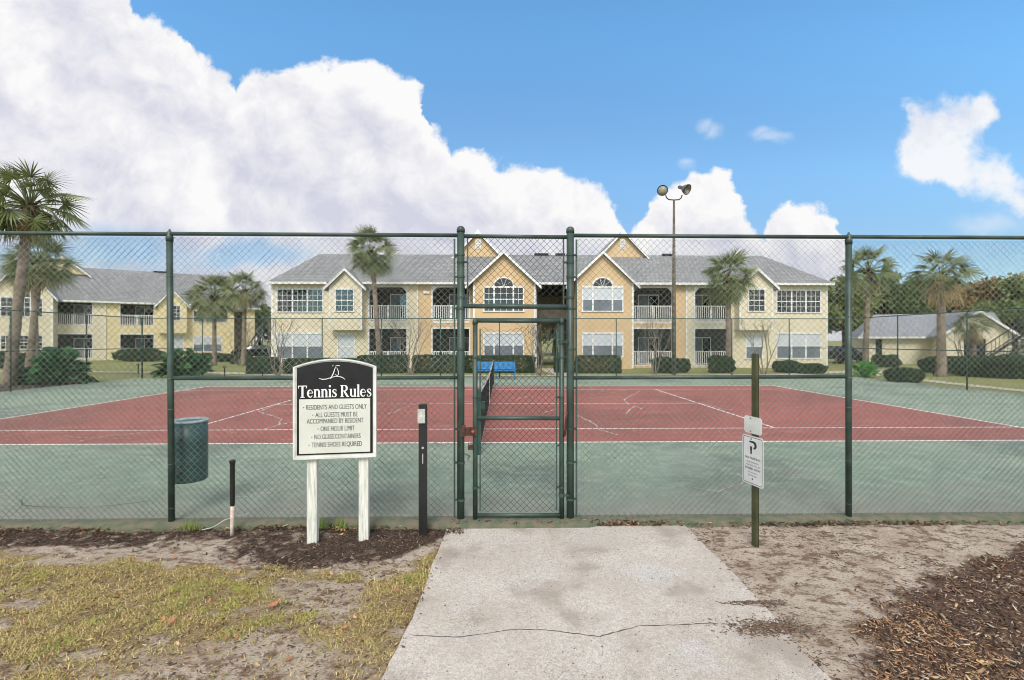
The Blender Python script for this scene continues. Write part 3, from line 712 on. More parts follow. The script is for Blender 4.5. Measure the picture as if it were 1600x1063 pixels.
# ------------------------------------------------------------------ chain-link fences
def chain(wd, z0, z1, p=.0715, r=.0023, n=4, seed=0, A=.009, B=.03, name='chain_link_mesh', mat=None, torn=0):
    N = max(2, int(round(wd/(p/2)))); px_ = wd/N; K = int(round((z1-z0)/(p/2))); pz = (z1-z0)/K
    j = np.arange(N)[:, None]; k = np.arange(K+1)[None, :]
    par = (j+k) & 1
    x = (j+par)*px_; z = z0+k*pz+x*0; y = np.where(par == 0, -r, r)*1.0
    env = np.sin(np.pi*np.clip(x/wd, 0, 1))**.5
    x = x + A*env*2*(fbm(z*1.3+3, x*.9+2, 1., 300+seed, 3)-.5)*2
    y = y + B*env*2*(fbm(x*.9+1, z*1.1, 1., 320+seed, 3)-.5)
    if torn: z = z - torn*np.clip((z-(z1-.16))/.16, 0, 1)**2*(.5+.5*np.sin(x*7.+.6))*env
    th = np.arange(n)*2*np.pi/n+.4
    V = np.stack([x[..., None]+1.41*r*np.cos(th), y[..., None]+r*np.sin(th), z[..., None]+0*th], -1)  # N,K+1,n,3
    base = (np.arange(N)[:, None, None]*(K+1)+np.arange(K)[None, :, None])*n
    kk = np.arange(n)[None, None, :]; k2 = (kk+1) % n
    f = np.stack([base+kk, base+k2, base+n+k2, base+n+kk], -1).reshape(-1, 4)
    return npmesh(name, V.reshape(-1, 3), f, mat or M['wire'], link=False)
def put(me, name, parent, loc, rz=0, sc=None):
    o = bpy.data.objects.new(name, me); C.objects.link(o); o.parent = parent; o.location = loc; o.rotation_euler = (0, 0, rz)
    if sc: o.scale = sc
    return o
FY = 5.15
X1, X2, X3, X4 = P(265, 700, FY).x, P(720, 700, FY).x, P(891, 700, FY).x, P(1326, 700, FY).x
near = empty('chain_link_fence', (0, FY, 0), 0, 'nearest tall green chain link fence on both sides of the gate', 'fence', 'court fences')
def line_post(parent, x, top, r=.029, lean=0., mat='post', y=0, nm='post'):
    p = MB().tube([(x+lean, y, -.1), (x, y, top)], r, 14).build(nm, M[mat], parent, True)
    p.data.polygons.foreach_set('use_smooth', [len(q.vertices) == 4 for q in p.data.polygons]); return p
def cap(parent, x, z, r, mat='post', y=0):
    MB().lathe([(r*1.12, -.03), (r*1.12, .0), (r*1.0, .018), (r*.6, .034), (.0001, .04)], 14, ax=(x, y, z)).build('post_cap', M[mat], parent, True)
def band(parent, x, z, r, side, mat='post', y=0):
    b = MB(); b.lathe([(r*1.10, -.011), (r*1.10, .011)], 14, ax=(x, y, z))
    b.box(min(x+side*r, x+side*(r+.035)), max(x+side*r, x+side*(r+.035)), y-.006, y+.006, z-.011, z+.011)
    b.tube([(x+side*(r+.018), y-.02, z), (x+side*(r+.018), y+.02, z)], .006, 6)
    b.build('tension_band', M[mat], parent)
Z0, ZT = .012, 3.06
nearX = [X1-3.1*i for i in range(6, 0, -1)] + [X1, X2], [X3, X4] + [X4+3.05*i for i in range(1, 6)]
shared = {}
def run(parent, xs, terminals, z1=3.02, seed0=0, rails=True):
    for i, (a, b) in enumerate(zip(xs[:-1], xs[1:])):
        ta, tb = a in terminals, b in terminals
        a2 = a+(.07 if ta else 0); b2 = b-(.07 if tb else 0)
        near_view = -7 < a < 7 or -7 < b < 7
        if near_view: me = chain(b2-a2, Z0, ZT-.02, seed=seed0+i*7)
        else:
            if 'far' not in shared: shared['far'] = chain(3.1, Z0, ZT-.02, seed=99)
            me = shared['far']
        put(me, 'chain_link_mesh', parent, (a2, .042 if not (ta or tb) else .03, 0), 0, ((b2-a2)/3.1, 1, 1) if me is shared.get('far') else None)
        MB().tube([(a+(.03 if ta else 0), 0, ZT+.012), (b-(.03 if tb else 0), 0, ZT+.008)], .0215, 12).build('top_rail', M['post'], parent, True)
        for t, xx, sg in ((ta, a, 1), (tb, b, -1)):
            if t:
                MB().box(xx+sg*.068-.009, xx+sg*.068+.009, .0, .012, .03, ZT-.03).build('tension_bar', M['post'], parent)
run(near, nearX[0], [X2], seed0=1); run(near, nearX[1], [X3], seed0=50)
for x in nearX[0][:-1] + nearX[1][1:]:
    lean = .022 if x == X1 else 0
    po = line_post(near, x, ZT-.02, .031, lean)
    MB().lathe([(.036, -.07), (.036, -.02), (.026, .0), (.026, .03), (.012, .042), (.008, .06)], 12, ax=(x, 0, ZT-.0)).build('post_cap', M['post'], po, True)
    for zt in (.15, .62, 1.2, 1.53, 2.2, 2.62):
        ti = MB(); ti.tube([(x-.036+lean*(1-zt/3), -.01, zt), (x-.02+lean*(1-zt/3), -.034, zt+.002), (x+.02+lean*(1-zt/3), -.034, zt+.004), (x+.036+lean*(1-zt/3), .02, zt+.002)], .0022, 5)
        ti.build('wire_tie', M['galv'], po)
for x, sd_ in ((X2, -1), (X3, 1)):
    po = line_post(near, x, 3.13, .040); cap(po, x, 3.13, .040)
    for zt in (.22, .62, .98, 1.42, 1.84, 2.28, 2.62, 2.86): band(po, x, zt, .040, sd_)
    for zt in (2.40, 2.78): band(po, x, zt, .040, -sd_)
    MB().lathe([(.075, -.02), (.07, .012), (.045, .02)], 12, ax=(x, 0, .0)).build('post_footing', M['curb'], po)
RZ = P(500, 591, FY).z
MB().tube([(X1+.03, 0, RZ), (X2-.04, 0, RZ+.004)], .0215, 12).build('brace_rail', M['post'], near, True)
MB().tube([(X3+.04, 0, RZ), (X4-.03, 0, RZ+.008)], .0215, 12).build('brace_rail', M['post'], near, True)
# panel over the gate
put(chain(X3-X2-.15, 2.33, ZT-.01, seed=30, B=.004, mat=M['wiredark']), 'chain_link_mesh', near, (X2+.075, .01, 0))
MB().tube([(X2+.04, 0, ZT+.0), (X3-.04, 0, ZT-.006)], .0215, 12).build('top_rail', M['post'], near, True)
MB().tube([(X2+.02, -.01, 2.305), (X3-.03, -.01, 2.298)], .025, 12).build('transom_rail', M['post'], near, True)
for xx in (X2+.072, X3-.072): MB().box(xx-.008, xx+.008, .0, .012, 2.32, ZT-.02).build('tension_bar', M['post'], near)
# gate
GX0, GX1 = P(742.5, 700, FY).x, P(877.5, 700, FY).x
gate = empty('chain_link_gate', (GX0, FY-.005, 0), 0, 'closed narrow green chain link gate between the two thickest posts', 'gate')
gw = GX1-GX0
for x in (0, gw):
    po = line_post(gate, x, 2.13, .0265, nm='gate_post'); po.location.z = .13*0; cap(po, x, 2.14, .0265)
for v_ in gate.children: pass
for zt, rr in ((2.148, .022), (1.098, .022), (.052, .022)):
    MB().tube([(.02, -.0, zt), (gw-.02, -.0, zt-.004)], rr, 12).build('gate_rail', M['post'], gate, True)
put(chain(gw-.12, .075, 2.10, seed=40, B=.012, torn=.07, mat=M['wiredark']), 'chain_link_mesh', gate, (.06, .022, 0))
for x in (.052, gw-.052): MB().box(x-.007, x+.007, .016, .028, .09, 2.06).build('tension_bar', M['post'], gate)
for x, sg in ((0, 1), (gw, -1)):
    for zt in (.35, .8, 1.32, 1.75): band(gate, x, zt, .0265, sg)
la = MB(); zl = P(735, 673, FY).z
la.box(-.15, .025, -.052, -.044, zl-.045, zl+.045); la.box(-.15, -.10, -.070, -.044, zl-.05, zl+.07)
la.lathe([(.0001, 0), (.018, .0), (.020, .006), (.018, .012), (.0001, .014)], 14, M=Matrix.Translation((-.02, -.052, zl)) @ Matrix.Rotation(R(90), 4, 'X'))
lt = la.build('gate_latch', M['rust'], gate)
MB().lathe([(.0001, 0), (.016, .0), (.017, .005), (.0001, .008)], 14, M=Matrix.Translation((-.02, -.0665, zl)) @ Matrix.Rotation(R(90), 4, 'X')).build('latch_bolt', M['brass'], lt)
hn = MB(); hx = P(882, 700, FY).x-GX0; zt, zb_ = P(885, 642, FY).z, P(882, 681, FY).z
hn.tube([(hx+.025, -.02, zt), (hx+.018, -.035, zt-.05), (hx+.005, -.045, (zt+zb_)/2), (hx+.0, -.04, zb_+.02), (hx-.012, -.02, zb_)], .011, 8)
hn.build('pull_handle', M['redpaint'], gate, True)
for zz in (P(885, 773, FY).z, 1.92):
    hg = MB(); hg.lathe([(.034, -.02), (.034, .02)], 12, ax=(gw, 0, zz)); hg.box(gw+.02, gw+.075, -.035, -.02, zz-.008, zz+.01); hg.tube([(gw+.05, -.03, zz-.03), (gw+.05, -.03, zz+.03)], .009, 8); hg.build('hinge', M['post'], gate)
pk = P(735, 694, FY-.06); pd = empty('padlock', (pk.x, FY-.06, pk.z-.03), 0, 'small rusty padlock hanging below the latch of the gate', 'padlock')
MB().box(-.026, .026, -.012, .012, -.03, .018).build('lock_body', M['rust'], pd)
MB().tube([(-.017, 0, .018), (-.017, 0, .045), (-.010, 0, .06), (.010, 0, .06), (.017, 0, .045), (.017, 0, .018)], .0045, 8).build('shackle', M['galv'], pd, True)
# far fences
def far_fence(name, A, B, label, spans, mat='wirefar', postmat='postfar', doorgap=False):
    A = Vector(A); B = Vector(B); L = (B-A).length; rz = math.atan2(B.y-A.y, B.x-A.x)
    e = empty('chain_link_fence', A, rz, label, 'fence', 'court fences'); d = L/spans
    me = chain(d, .03, 3.03, r=.0019, n=3, seed=60, mat=M[mat])
    for i in range(spans):
        put(me, 'chain_link_mesh', e, (i*d, .03, 0))
        MB().tube([(i*d, 0, 3.05), (i*d+d, 0, 3.05)], .022, 8).build('top_rail', M[postmat], e, True)
        if i in (0, spans-1) or name == 'side': MB().tube([(i*d, 0, 1.52), (i*d+d, 0, 1.52)], .02, 8).build('brace_rail', M[postmat], e, True)
    for i in range(spans+1): line_post(e, i*d, 3.07, .034 if i in (0, spans) else .028, mat=postmat)
    return e
far_fence('back', (-18.3, 24.6, 0), (18.0, 24.6, 0), 'far green chain link fence across the back of the court behind the blue bench', 12)
far_fence('side', (-18.3, 24.6, 0), (-18.3, 5.15, 0), 'green chain link fence along the left end of the court beside the tall palms', 6)
far_fence('side', (18.0, 5.15, 0), (18.0, 24.6, 0), 'green chain link fence along the right end of the court before the storage building', 6)

# ------------------------------------------------------------------ tennis net
tn = empty('tennis_net', (XN, YD-.91, 0), 0, 'black tennis net with a white tape crossing the court behind the gate', 'tennis net')
NL = 10.97+1.82
def sag(t): return 1.07-.156*(1-abs(2*t-1)**1.6)
for y in (0, NL):
    b = MB().tube([(0, y, 0), (0, y, 1.09)], .042, 12); b.lathe([(.045, 0), (.04, .02), (.0001, .03)], 12, ax=(0, y, 1.09)); b.build('net_post', M['postfar'], tn)
b = MB(); nn = 282
for i in range(nn+1):
    t = .006+.988*i/nn; b.tube([(0, t*NL, .03), (.0, t*NL, sag(t)-.03)], .0034, 3, False)
for k in range(22):
    q = [(0, NL*(.006+.988*i/16), .03+(sag(.006+.988*i/16)-.06)*k/21) for i in range(17)]; b.tube(q, .0022, 3, False)
b.build('net_mesh', M['net'], tn)
b = MB(); n_ = 24; vs = []
for i in range(n_+1):
    t = .005+.99*i/n_; s_ = sag(t); vs += [(-.012, t*NL, s_-.06), (-.012, t*NL, s_), (.012, t*NL, s_), (.012, t*NL, s_-.06)]
b.add(vs, [(4*i+k, 4*i+(k+1) % 4, 4*i+4+(k+1) % 4, 4*i+4+k) for i in range(n_) for k in range(4)]); b.build('net_tape', M['tape'], tn)
MB().tube([(.0, NL*i/20, sag(i/20)+.008) for i in range(21)], .005, 5).build('net_cable', M['galv'], tn)
MB().box(-.014, .014, NL/2-.025, NL/2+.025, 0, .91).build('centre_strap', M['tape'], tn)
MB().box(.03, .10, -.03, .03, .78, .90).build('net_winch', M['postfar'], tn)

# ------------------------------------------------------------------ waste barrel on the fence post
bp = P(296.5, 700, 5.47); tb = empty('waste_barrel', (bp.x, 5.47, .36), 0, 'dark teal waste barrel with pale rim hanging inside the court on the fence post', 'waste bin')
rb = .178
prof = [(rb*.96, 0), (rb, .02), (rb, .21), (rb*1.015, .22), (rb, .23), (rb, .44), (rb*1.015, .45), (rb, .46), (rb, .66)]
MB().lathe(prof, 28).build('barrel_body', M['barrel'], tb, True)
MB().lathe([(rb*1.0, .655), (rb*1.04, .66), (rb*1.05, .675), (rb*.96, .685), (rb*.9, .62), (rb*.86, .3), (.0001, .3)], 28).build('liner_rim', pm('pale_bin_liner', lin((176, 192, 196)), lin((150, 170, 176)), 6, .6), tb, True)
mb_ = MB(); mb_.box(-.03, .03, -.30, -rb+.01, .50, .52); mb_.box(-.03, .03, -.30, -rb+.01, .14, .16); mb_.build('hanging_bracket', M['galv'], tb)

# ------------------------------------------------------------------ lettering helpers
def text_mb(txt, cx, z, height, width, bold=0.0):
    cu = bpy.data.curves.new('t', 'FONT'); cu.body = txt; cu.size = 1; cu.offset = bold; cu.resolution_u = 4
    o = bpy.data.objects.new('t', cu); C.objects.link(o); dg = bpy.context.evaluated_depsgraph_get(); dg.update()
    me = bpy.data.meshes.new_from_object(o.evaluated_get(dg)); bpy.data.objects.remove(o)
    v = np.array([q.co[:] for q in me.vertices]); x0, x1 = v[:, 0].min(), v[:, 0].max(); h0 = .73
    vs = [((a-(x0+x1)/2)/(x1-x0)*width+cx, 0, b_/h0*height+z) for a, b_, _ in v]
    fs = [tuple(p.vertices) for p in me.polygons]; bpy.data.meshes.remove(me); return vs, fs
STK = [0]
def stroke(mb, pts, w0, y):
    # flat pen stroke in the sign plane; each stroke a hair proud of the one before
    STK[0] += 1; yy_ = y-.00006*STK[0]
    pts = [Vector((p[0], 0, p[1])) for p in pts]; n = len(pts); vs = []
    for i, p in enumerate(pts):
        d = (pts[min(i+1, n-1)]-pts[max(i-1, 0)]).normalized(); q = Vector((-d.z, 0, d.x)); ww = w0[i] if hasattr(w0, '__len__') else w0
        a = p+q*ww/2; b = p-q*ww/2; vs += [(a.x, yy_, a.z), (b.x, yy_, b.z)]
    mb.add(vs, [(2*i, 2*i+1, 2*i+3, 2*i+2) for i in range(n-1)])
def arc(cx, cz, rx, rz, a0, a1, n=12): return [(cx+rx*math.cos(R(a0+(a1-a0)*i/n)), cz+rz*math.sin(R(a0+(a1-a0)*i/n))) for i in range(n+1)]
def serif_word(word, x0, x1, z, H_, y):
    """roman capitals and lower case drawn as thick and thin pen strokes with serifs, unit height 1"""
    A_, B_ = .17, .07; xh = .68
    def ser(x, zz, w_=.30): return ([(x-w_/2, zz), (x+w_/2, zz)], .055)
    GL = {}
    GL['T'] = (.82, [([(.41, .0), (.41, .98)], A_), ser(.41, .028, .40), ([(.03, .965), (.79, .965)], .07), ([(.045, .99), (.055, .76)], [.09, .03]), ([(.775, .99), (.765, .76)], [.09, .03])])
    GL['R'] = (.86, [([(.17, .0), (.17, 1.)], A_), ser(.17, .028, .36), ser(.15, .972, .3), ([(.17, .965), (.42, .965)], .06), (arc(.40, .74, .21, .225, 90, -90), [.06, .08, .11, .14, .16, .17, .17, .17, .16, .14, .11, .08, .06]), ([(.17, .515), (.42, .515)], .06), ([(.38, .50), (.56, .22), (.70, .02)], [.15, .16, .16]), ser(.72, .028, .22)])
    rw = [.15, .15, .14, .12, .09, .07, .06, .06, .07, .08, .09, .08, .05]
    GL['e'] = (.60, [(arc(.30, .335, .215, .30, 20, 330, 16), [.06, .05, .05, .06, .08, .11, .14, .155, .16, .155, .14, .12, .10, .09, .08, .06, .03]), ([(.10, .37), (.51, .37)], .055), ([(.50, .345), (.515, .43)], [.10, .08])])
    GL['n'] = (.68, [([(.15, .0), (.15, xh)], A_*.92), ser(.15, .026, .30), ([(.02, xh-.03), (.16, xh-.02)], .05), (arc(.34, .43, .175, .225, 170, 0, 8), [.05, .06, .08, .09, .11, .13, .15, .155, .155]), ([(.515, .44), (.515, .0)], A_*.92), ser(.515, .026, .28)])
    GL['i'] = (.32, [([(.16, .0), (.16, xh)], A_*.92), ser(.16, .026, .29), ([(.02, xh-.03), (.17, xh-.02)], .05), ([(.15, .84), (.15, 1.0)], .16)])
    GL['l'] = (.32, [([(.16, .0), (.16, 1.04)], A_*.92), ser(.16, .026, .29), ([(.02, 1.0), (.17, 1.01)], .05)])
    GL['u'] = (.68, [([(.15, xh), (.15, .22)], A_*.92), ([(.02, xh-.026), (.16, xh-.026)], .05), (arc(.32, .24, .17, .20, 180, 350, 8), [.155, .15, .13, .11, .09, .07, .06, .05, .04]), ([(.52, xh), (.52, .0)], A_*.92), ([(.38, xh-.026), (.53, xh-.026)], .05), ([(.52, .03), (.64, .03)], .05)])
    GL['s'] = (.50, [([(.40, .56), (.37, .62), (.27, .655), (.16, .62), (.11, .53), (.16, .43), (.27, .35), (.38, .27), (.42, .17), (.37, .06), (.24, .02), (.12, .05), (.08, .14)], [.04, .05, .06, .08, .11, .14, .155, .15, .12, .08, .06, .05, .04]), ([(.405, .44), (.405, .65)], [.02, .07]), ([(.085, .23), (.085, .02)], [.02, .07])])
    GL[' '] = (.30, [])
    tot = sum(GL[c][0] for c in word); sx = (x1-x0)/tot; mb = MB(); x = x0
    for c in word:
        wd, sts = GL[c]
        for pts, ww in sts:
            sc = (sx+H_)/2
            stroke(mb, [(x+a*sx, z+b_*H_) for a, b_ in pts], [q*sc for q in ww] if hasattr(ww, '__len__') else ww*sc, y)
        x += wd*sx
    return mb

# ------------------------------------------------------------------ the rules sign
pL, pR = G(489, 847, GZ), G(569, 842, GZ); ang = math.atan2(pR.y-pL.y, pR.x-pL.x)
mid = (pL+pR)/2
rs = empty('rules_sign', (mid.x, mid.y, GZ), ang, 'white two legged notice board with an arched black panel reading Tennis Rules', 'sign')
dm = mid.y-.085; half = (pR-pL).length/2
def sz(y): return CAMZ+(531.5-y)*dm/F-GZ
for sx in (-1, 1):
    MB().box(sx*half-.046, sx*half+.046, -.045, .045, -.05, sz(700)).build('sign_post', M['woodpost'], rs)
bw = (P(585, 640, dm).x-P(459, 640, dm).x)/2/math.cos(ang)*.985; cxb = (P(522, 640, dm).x-mid.x)
zb1, zs, za = sz(715), sz(573), sz(560.5)
def arch_poly(x0, x1, z0, zsh, ztop, y, n=16):
    return [(x0, y, z0), (x1, y, z0)] + [(x1+(x0-x1)*i/n, y, zsh+(ztop-zsh)*(1-(2*i/n-1)**2)) for i in range(n+1)]
yb = -.047
MB().prism(arch_poly(cxb-bw, cxb+bw, zb1, zs, za, yb), (0, -.035, 0)).build('sign_board', M['signwhite'], rs)
m1 = .034
MB().prism(arch_poly(cxb-bw+m1, cxb+bw-m1, zb1+m1+.008, zs-.012, za-.026, yb-.036), (0, -.006, 0)).build('black_panel', M['black'], rs)
zt1, zt0 = sz(622.5), sz(706)
MB().box(cxb-bw+m1+.024, cxb+bw-m1-.024, yb-.049, yb-.043, zt0, zt1).build('text_panel', M['panel'], rs)
# raised rim of the board
rim = MB(); o_ = arch_poly(cxb-bw, cxb+bw, zb1, zs, za, 0); i_ = arch_poly(cxb-bw+.018, cxb+bw-.018, zb1+.018, zs-.006, za-.014, 0)
n_ = len(o_)
for k in range(n_):
    a, b, c_, d_ = o_[k], o_[(k+1) % n_], i_[(k+1) % n_], i_[k]
    q = [(p[0], yb-.036, p[2]) for p in (a, b, c_, d_)]; rim.prism(q, (0, -.011, 0))
rim.build('board_rim', M['signwhite'], rs)
serif_word('Tennis Rules', cxb-bw+m1+.012, cxb+bw-m1-.010, sz(620.0), (sz(601.5)-sz(620)), yb-.0425).build('sign_title', M['offwhite'], rs)
lg = MB(); u_ = lambda px_: (P(px_, 600, dm).x-mid.x)/math.cos(ang)
def lp(pts): return [(u_(a), sz(b)) for a, b in pts]
stroke(lg, lp([(498, 590.5), (503, 592.2), (509, 591.8), (516, 589.6), (522, 587.8), (528, 588), (533, 589.5), (537, 592.8)]), [.004, .007, .007, .006, .005, .006, .007, .004], yb-.0425)
stroke(lg, lp([(515.2, 591.5), (519.5, 583), (522.6, 573.5)]), [.006, .009, .005], yb-.0425)
stroke(lg, lp([(522.2, 572), (525.5, 571), (529.3, 571.6)]), [.004, .006, .005], yb-.0425)
stroke(lg, lp([(524.4, 574), (526.6, 579), (527.4, 584.5), (525, 587), (522, 584.5)]), [.003, .006, .007, .006, .003], yb-.0425)
stroke(lg, lp([(518.2, 572), (519.5, 570)]), [.005, .003], yb-.0425)
lg.build('sailboat_mark', M['offwhite'], rs)
y_ = yb-.0495
for s_, cx_px, ybase, wpx, bx in [('RESIDENTS AND GUESTS ONLY', 524.5, 638.6, 89, 475.8), ('ALL GUESTS MUST BE', 524.5, 650.4, 62, 489.3), ('ACCOMPANIED BY RESIDENT', 522.6, 660.0, 83, None),
                               ('ONE HOUR LIMIT', 526, 672.0, 50, 497), ('NO GLASS CONTAINERS', 526, 684.2, 68, 487.8), ('TENNIS SHOES REQUIRED', 525, 696.4, 74, 483.8)]:
    wm = wpx*dm/F/math.cos(ang)
    vs, fs = text_mb(s_, u_(cx_px), sz(ybase), 7.7*dm/F, wm-.0008, .0); tx = MB()
    for d_ in (-.0005, .0005): tx.add([(a+d_, y_-.0001*(d_ > 0), c_) for a, b, c_ in vs], fs)
    if bx: tx.add([(u_(bx)+.0055*math.cos(t), y_, sz(ybase-3.4)+.0055*math.sin(t)) for t in [2*math.pi*k/10 for k in range(10)]], [tuple(range(10))[::-1]])
    tx.build('sign_lettering', M['ink'], rs)

# ------------------------------------------------------------------ black post with outlet box
q = G(661, 836, GZ); bpz = CAMZ+(531.5-631)*q.y/F-GZ
bpo = empty('wooden_post', (q.x, q.y, GZ), R(8), 'worn black square wooden post with a small grey box near its top', 'post')
MB().box(-.043, .043, -.043, .043, -.05, bpz).build('post_shaft', M['blackpost'], bpo)
sb = MB(); sb.box(-.052, .022, -.075, -.044, bpz-.185, bpz-.045); sb.build('grey_box', M['sandgrey'], bpo)
MB().lathe([(.0001, 0), (.009, 0), (.009, .006), (.0001, .008)], 10, M=Matrix.Translation((-.012, -.075, bpz-.115)) @ Matrix.Rotation(R(90), 4, 'X')).build('box_button', M['white'], bpo)
sc_ = MB(); sc_.box(-.012, .008, -.047, -.0435, bpz-.45, bpz-.43); sc_.box(-.006, .002, -.047, -.0435, bpz-.60, bpz-.50); sc_.build('paint_chip', M['sandgrey'], bpo)
# ------------------------------------------------------------------ short stake with black sleeve
q = G(362.5, 837, GZ); k_ = q.y/F
st = empty('garden_stake', (q.x, q.y, GZ), 0, 'thin pale stake with a black flared sleeve left of the rules sign', 'stake')
MB().tube([(0, 0, -.05), (.004, 0, 49*k_)], .019, 12).build('stake_shaft', pm('weathered_white_pipe', lin((222, 214, 204)), lin((186, 160, 140)), 14, .6), st, True)
MB().lathe([(.021, 46*k_), (.021, 49*k_), (.0235, 50*k_), (.0235, 111*k_), (.027, 112*k_), (.032, 115*k_), (.032, 116*k_), (.026, 116.5*k_), (.022, 112*k_)], 16, ax=(.004, 0, 0)).build('black_sleeve', M['ink'], st, True)
MB().tube([(.024, 0, 101*k_), (.036, 0, 100*k_)], .004, 6).build('sleeve_screw', M['ink'], st)
# loose wire on the soil
wr = MB(); wr.tube([P(x, y, Y_) for x, y, Y_ in [(316, 828, 4.80), (330, 825, 4.83), (340, 820, 4.88), (350, 813, 4.93), (366, 808, 4.97), (388, 803, 5.02)]], .0045, 6)
tag(wr.build('loose_wire', M['sandgrey'], None, True), 'pale loose wire curving up from the soil behind the thin stake', 'wire')

# ------------------------------------------------------------------ no parking sign
q = G(1178, 853, GZ); k_ = q.y/F
ns = empty('parking_sign', (q.x, q.y, GZ), R(-78), 'olive metal post with a blank plate and a no parking sign right of the path', 'sign')
hp = (853-550)*k_
ch = MB(); ch.box(-.017, .017, -.004, .0, -.05, hp); ch.box(-.033, -.0175, .0, .022, -.05, hp); ch.box(.0175, .033, .0, .022, -.05, hp); ch.box(-.040, -.0335, .0215, .0245, -.05, hp); ch.box(.0335, .040, .0215, .0245, -.05, hp)
cpst = ch.build('channel_post', M['olive'], ns)
hl_ = MB()
for i in range(int(hp/.05)): hl_.box(-.0035, .0035, -.0052, -.0045, .06+i*.05, .067+i*.05)
hl_.build('bolt_holes', M['ink'], cpst)
def rounded(wd, hh, r, y, cz, n=5):
    o = []
    for cx_, cz_, a0 in ((wd/2-r, -hh/2+r, -90), (wd/2-r, hh/2-r, 0), (-wd/2+r, hh/2-r, 90), (-wd/2+r, -hh/2+r, 180)):
        o += [(cx_+r*math.cos(R(a0+90*i/n)), y, cz+cz_+r*math.sin(R(a0+90*i/n))) for i in range(n+1)]
    return o
TW = 0   # plates are twisted towards the path
def plate(name, zc, wd, hh, mat, off, tilt=0):
    e = MB().prism(rounded(wd, hh, .028, 0, 0), (0, -.003, 0)).build(name, mat, ns); e.location = (off, -.012, zc); e.rotation_euler = (0, tilt, TW); return e
zc1 = (853-662.5)*k_; zc2 = (853-718.5)*k_
p1_ = plate('blank_plate', zc1, .235, .165, M['signwhite'], .002, 0)
bl = MB()
for zz in (.062, -.062): bl.lathe([(.0001, 0), (.006, 0), (.006, .004), (.0001, .005)], 8, M=Matrix.Translation((-.028, -.003, zz)) @ Matrix.Rotation(R(90), 4, 'X'))
bl.build('bolt_head', M['rust'], p1_)
p2_ = plate('notice_plate', zc2, .282, .475, pm('aged_white_sign', lin((222, 224, 224)), lin((210, 212, 212)), 7, .35), .0, 0)
bo = MB(); o_ = rounded(.282-.024, .475-.024, .022, -.0035, 0); i_ = rounded(.282-.034, .475-.034, .018, -.0035, 0)
n_ = len(o_); bo.add(o_+i_, [(k, (k+1) % n_, n_+(k+1) % n_, n_+k) for k in range(n_)]); bo.build('border_line', M['ink'], p2_)
pt = MB(); STK[0] = 0
stroke(pt, [(-.02, .095), (-.02, .135)], .026, -.0036); stroke(pt, [(-.02, .06), (-.02, .11)], .020, -.0036)
stroke(pt, [(-.045, .178), (-.02, .18)]+arc(.005, .148, .036, .032, 90, -80, 8), [.014, .018, .02, .024, .028, .03, .03, .028, .024, .016, .01], -.0036)
stroke(pt, [(-.02, .198), (-.02, .212)], .014, -.0036)
for s_, zz, wd, hh, bo_ in [('NO PARKING', .012, .20, .021, .02), ('UNAUTHORIZED', -.025, .16, .013, 0), ('VEHICLES WILL BE', -.055, .19, .013, 0), ('TOWED AWAY', -.092, .21, .021, .02), ("AT OWNER'S", -.126, .12, .013, 0), ('EXPENSE', -.155, .12, .014, 0)]:
    vs, fs = text_mb(s_, .0, zz, hh, wd, bo_); MB().add([(a, -.0036, c_) for a, b, c_ in vs], fs).build('notice_lettering', M['ink'], p2_)
pt.build('parking_symbol', M['ink'], p2_)
bl = MB(); bl.lathe([(.0001, 0), (.008, 0), (.008, .005), (.0001, .006)], 8, M=Matrix.Translation((0, -.003, -.178)) @ Matrix.Rotation(R(90), 4, 'X'))
bl.build('bolt_head', M['rust'], p2_)

# ------------------------------------------------------------------ blue bench
q = P(775, 592, 23.4); be = empty('park_bench', (q.x, 23.6, 0), 0, 'bright blue metal bench with slatted back against the far fence', 'bench')
bwid = 59*23.5/F/2
fr = MB()
bk = P(775, 566, 23.6).z
for sx in (-1, 0, 1): fr.tube([(sx*bwid, .0, .0), (sx*bwid, .02, .42), (sx*bwid, .12, bk)], .028, 8)
for sx in (-1, 1): fr.tube([(sx*bwid, -.42, 0), (sx*bwid, -.42, .62), (sx*bwid, .04, .64)], .024, 8)
for zz in (.50, bk-.01): fr.tube([(-bwid, .03+.09*(zz-.42)/(bk-.42), zz), (bwid, .03+.09*(zz-.42)/(bk-.42), zz)], .022, 8)
fr.build('bench_frame', M['blue'], be)
for s0 in (-1, 0):
    bs_ = MB()
    for i in range(15):
        x = (s0+(i+.5)/15)*bwid; bs_.box(x-.022, x+.022, 0, .012, .50, bk-.02, M=Matrix.Translation((0, .03, 0)) @ Matrix.Translation((0, 0, .5)) @ Matrix.Rotation(R(-9), 4, 'X') @ Matrix.Translation((0, 0, -.5)))
    bs_.build('backrest', M['blue'], be)
ss = MB()
for i in range(8): ss.box(-bwid+.03, bwid-.03, -.42+i*.055, -.42+i*.055+.04, .425, .445)
ss.build('seat', M['blue'], be)

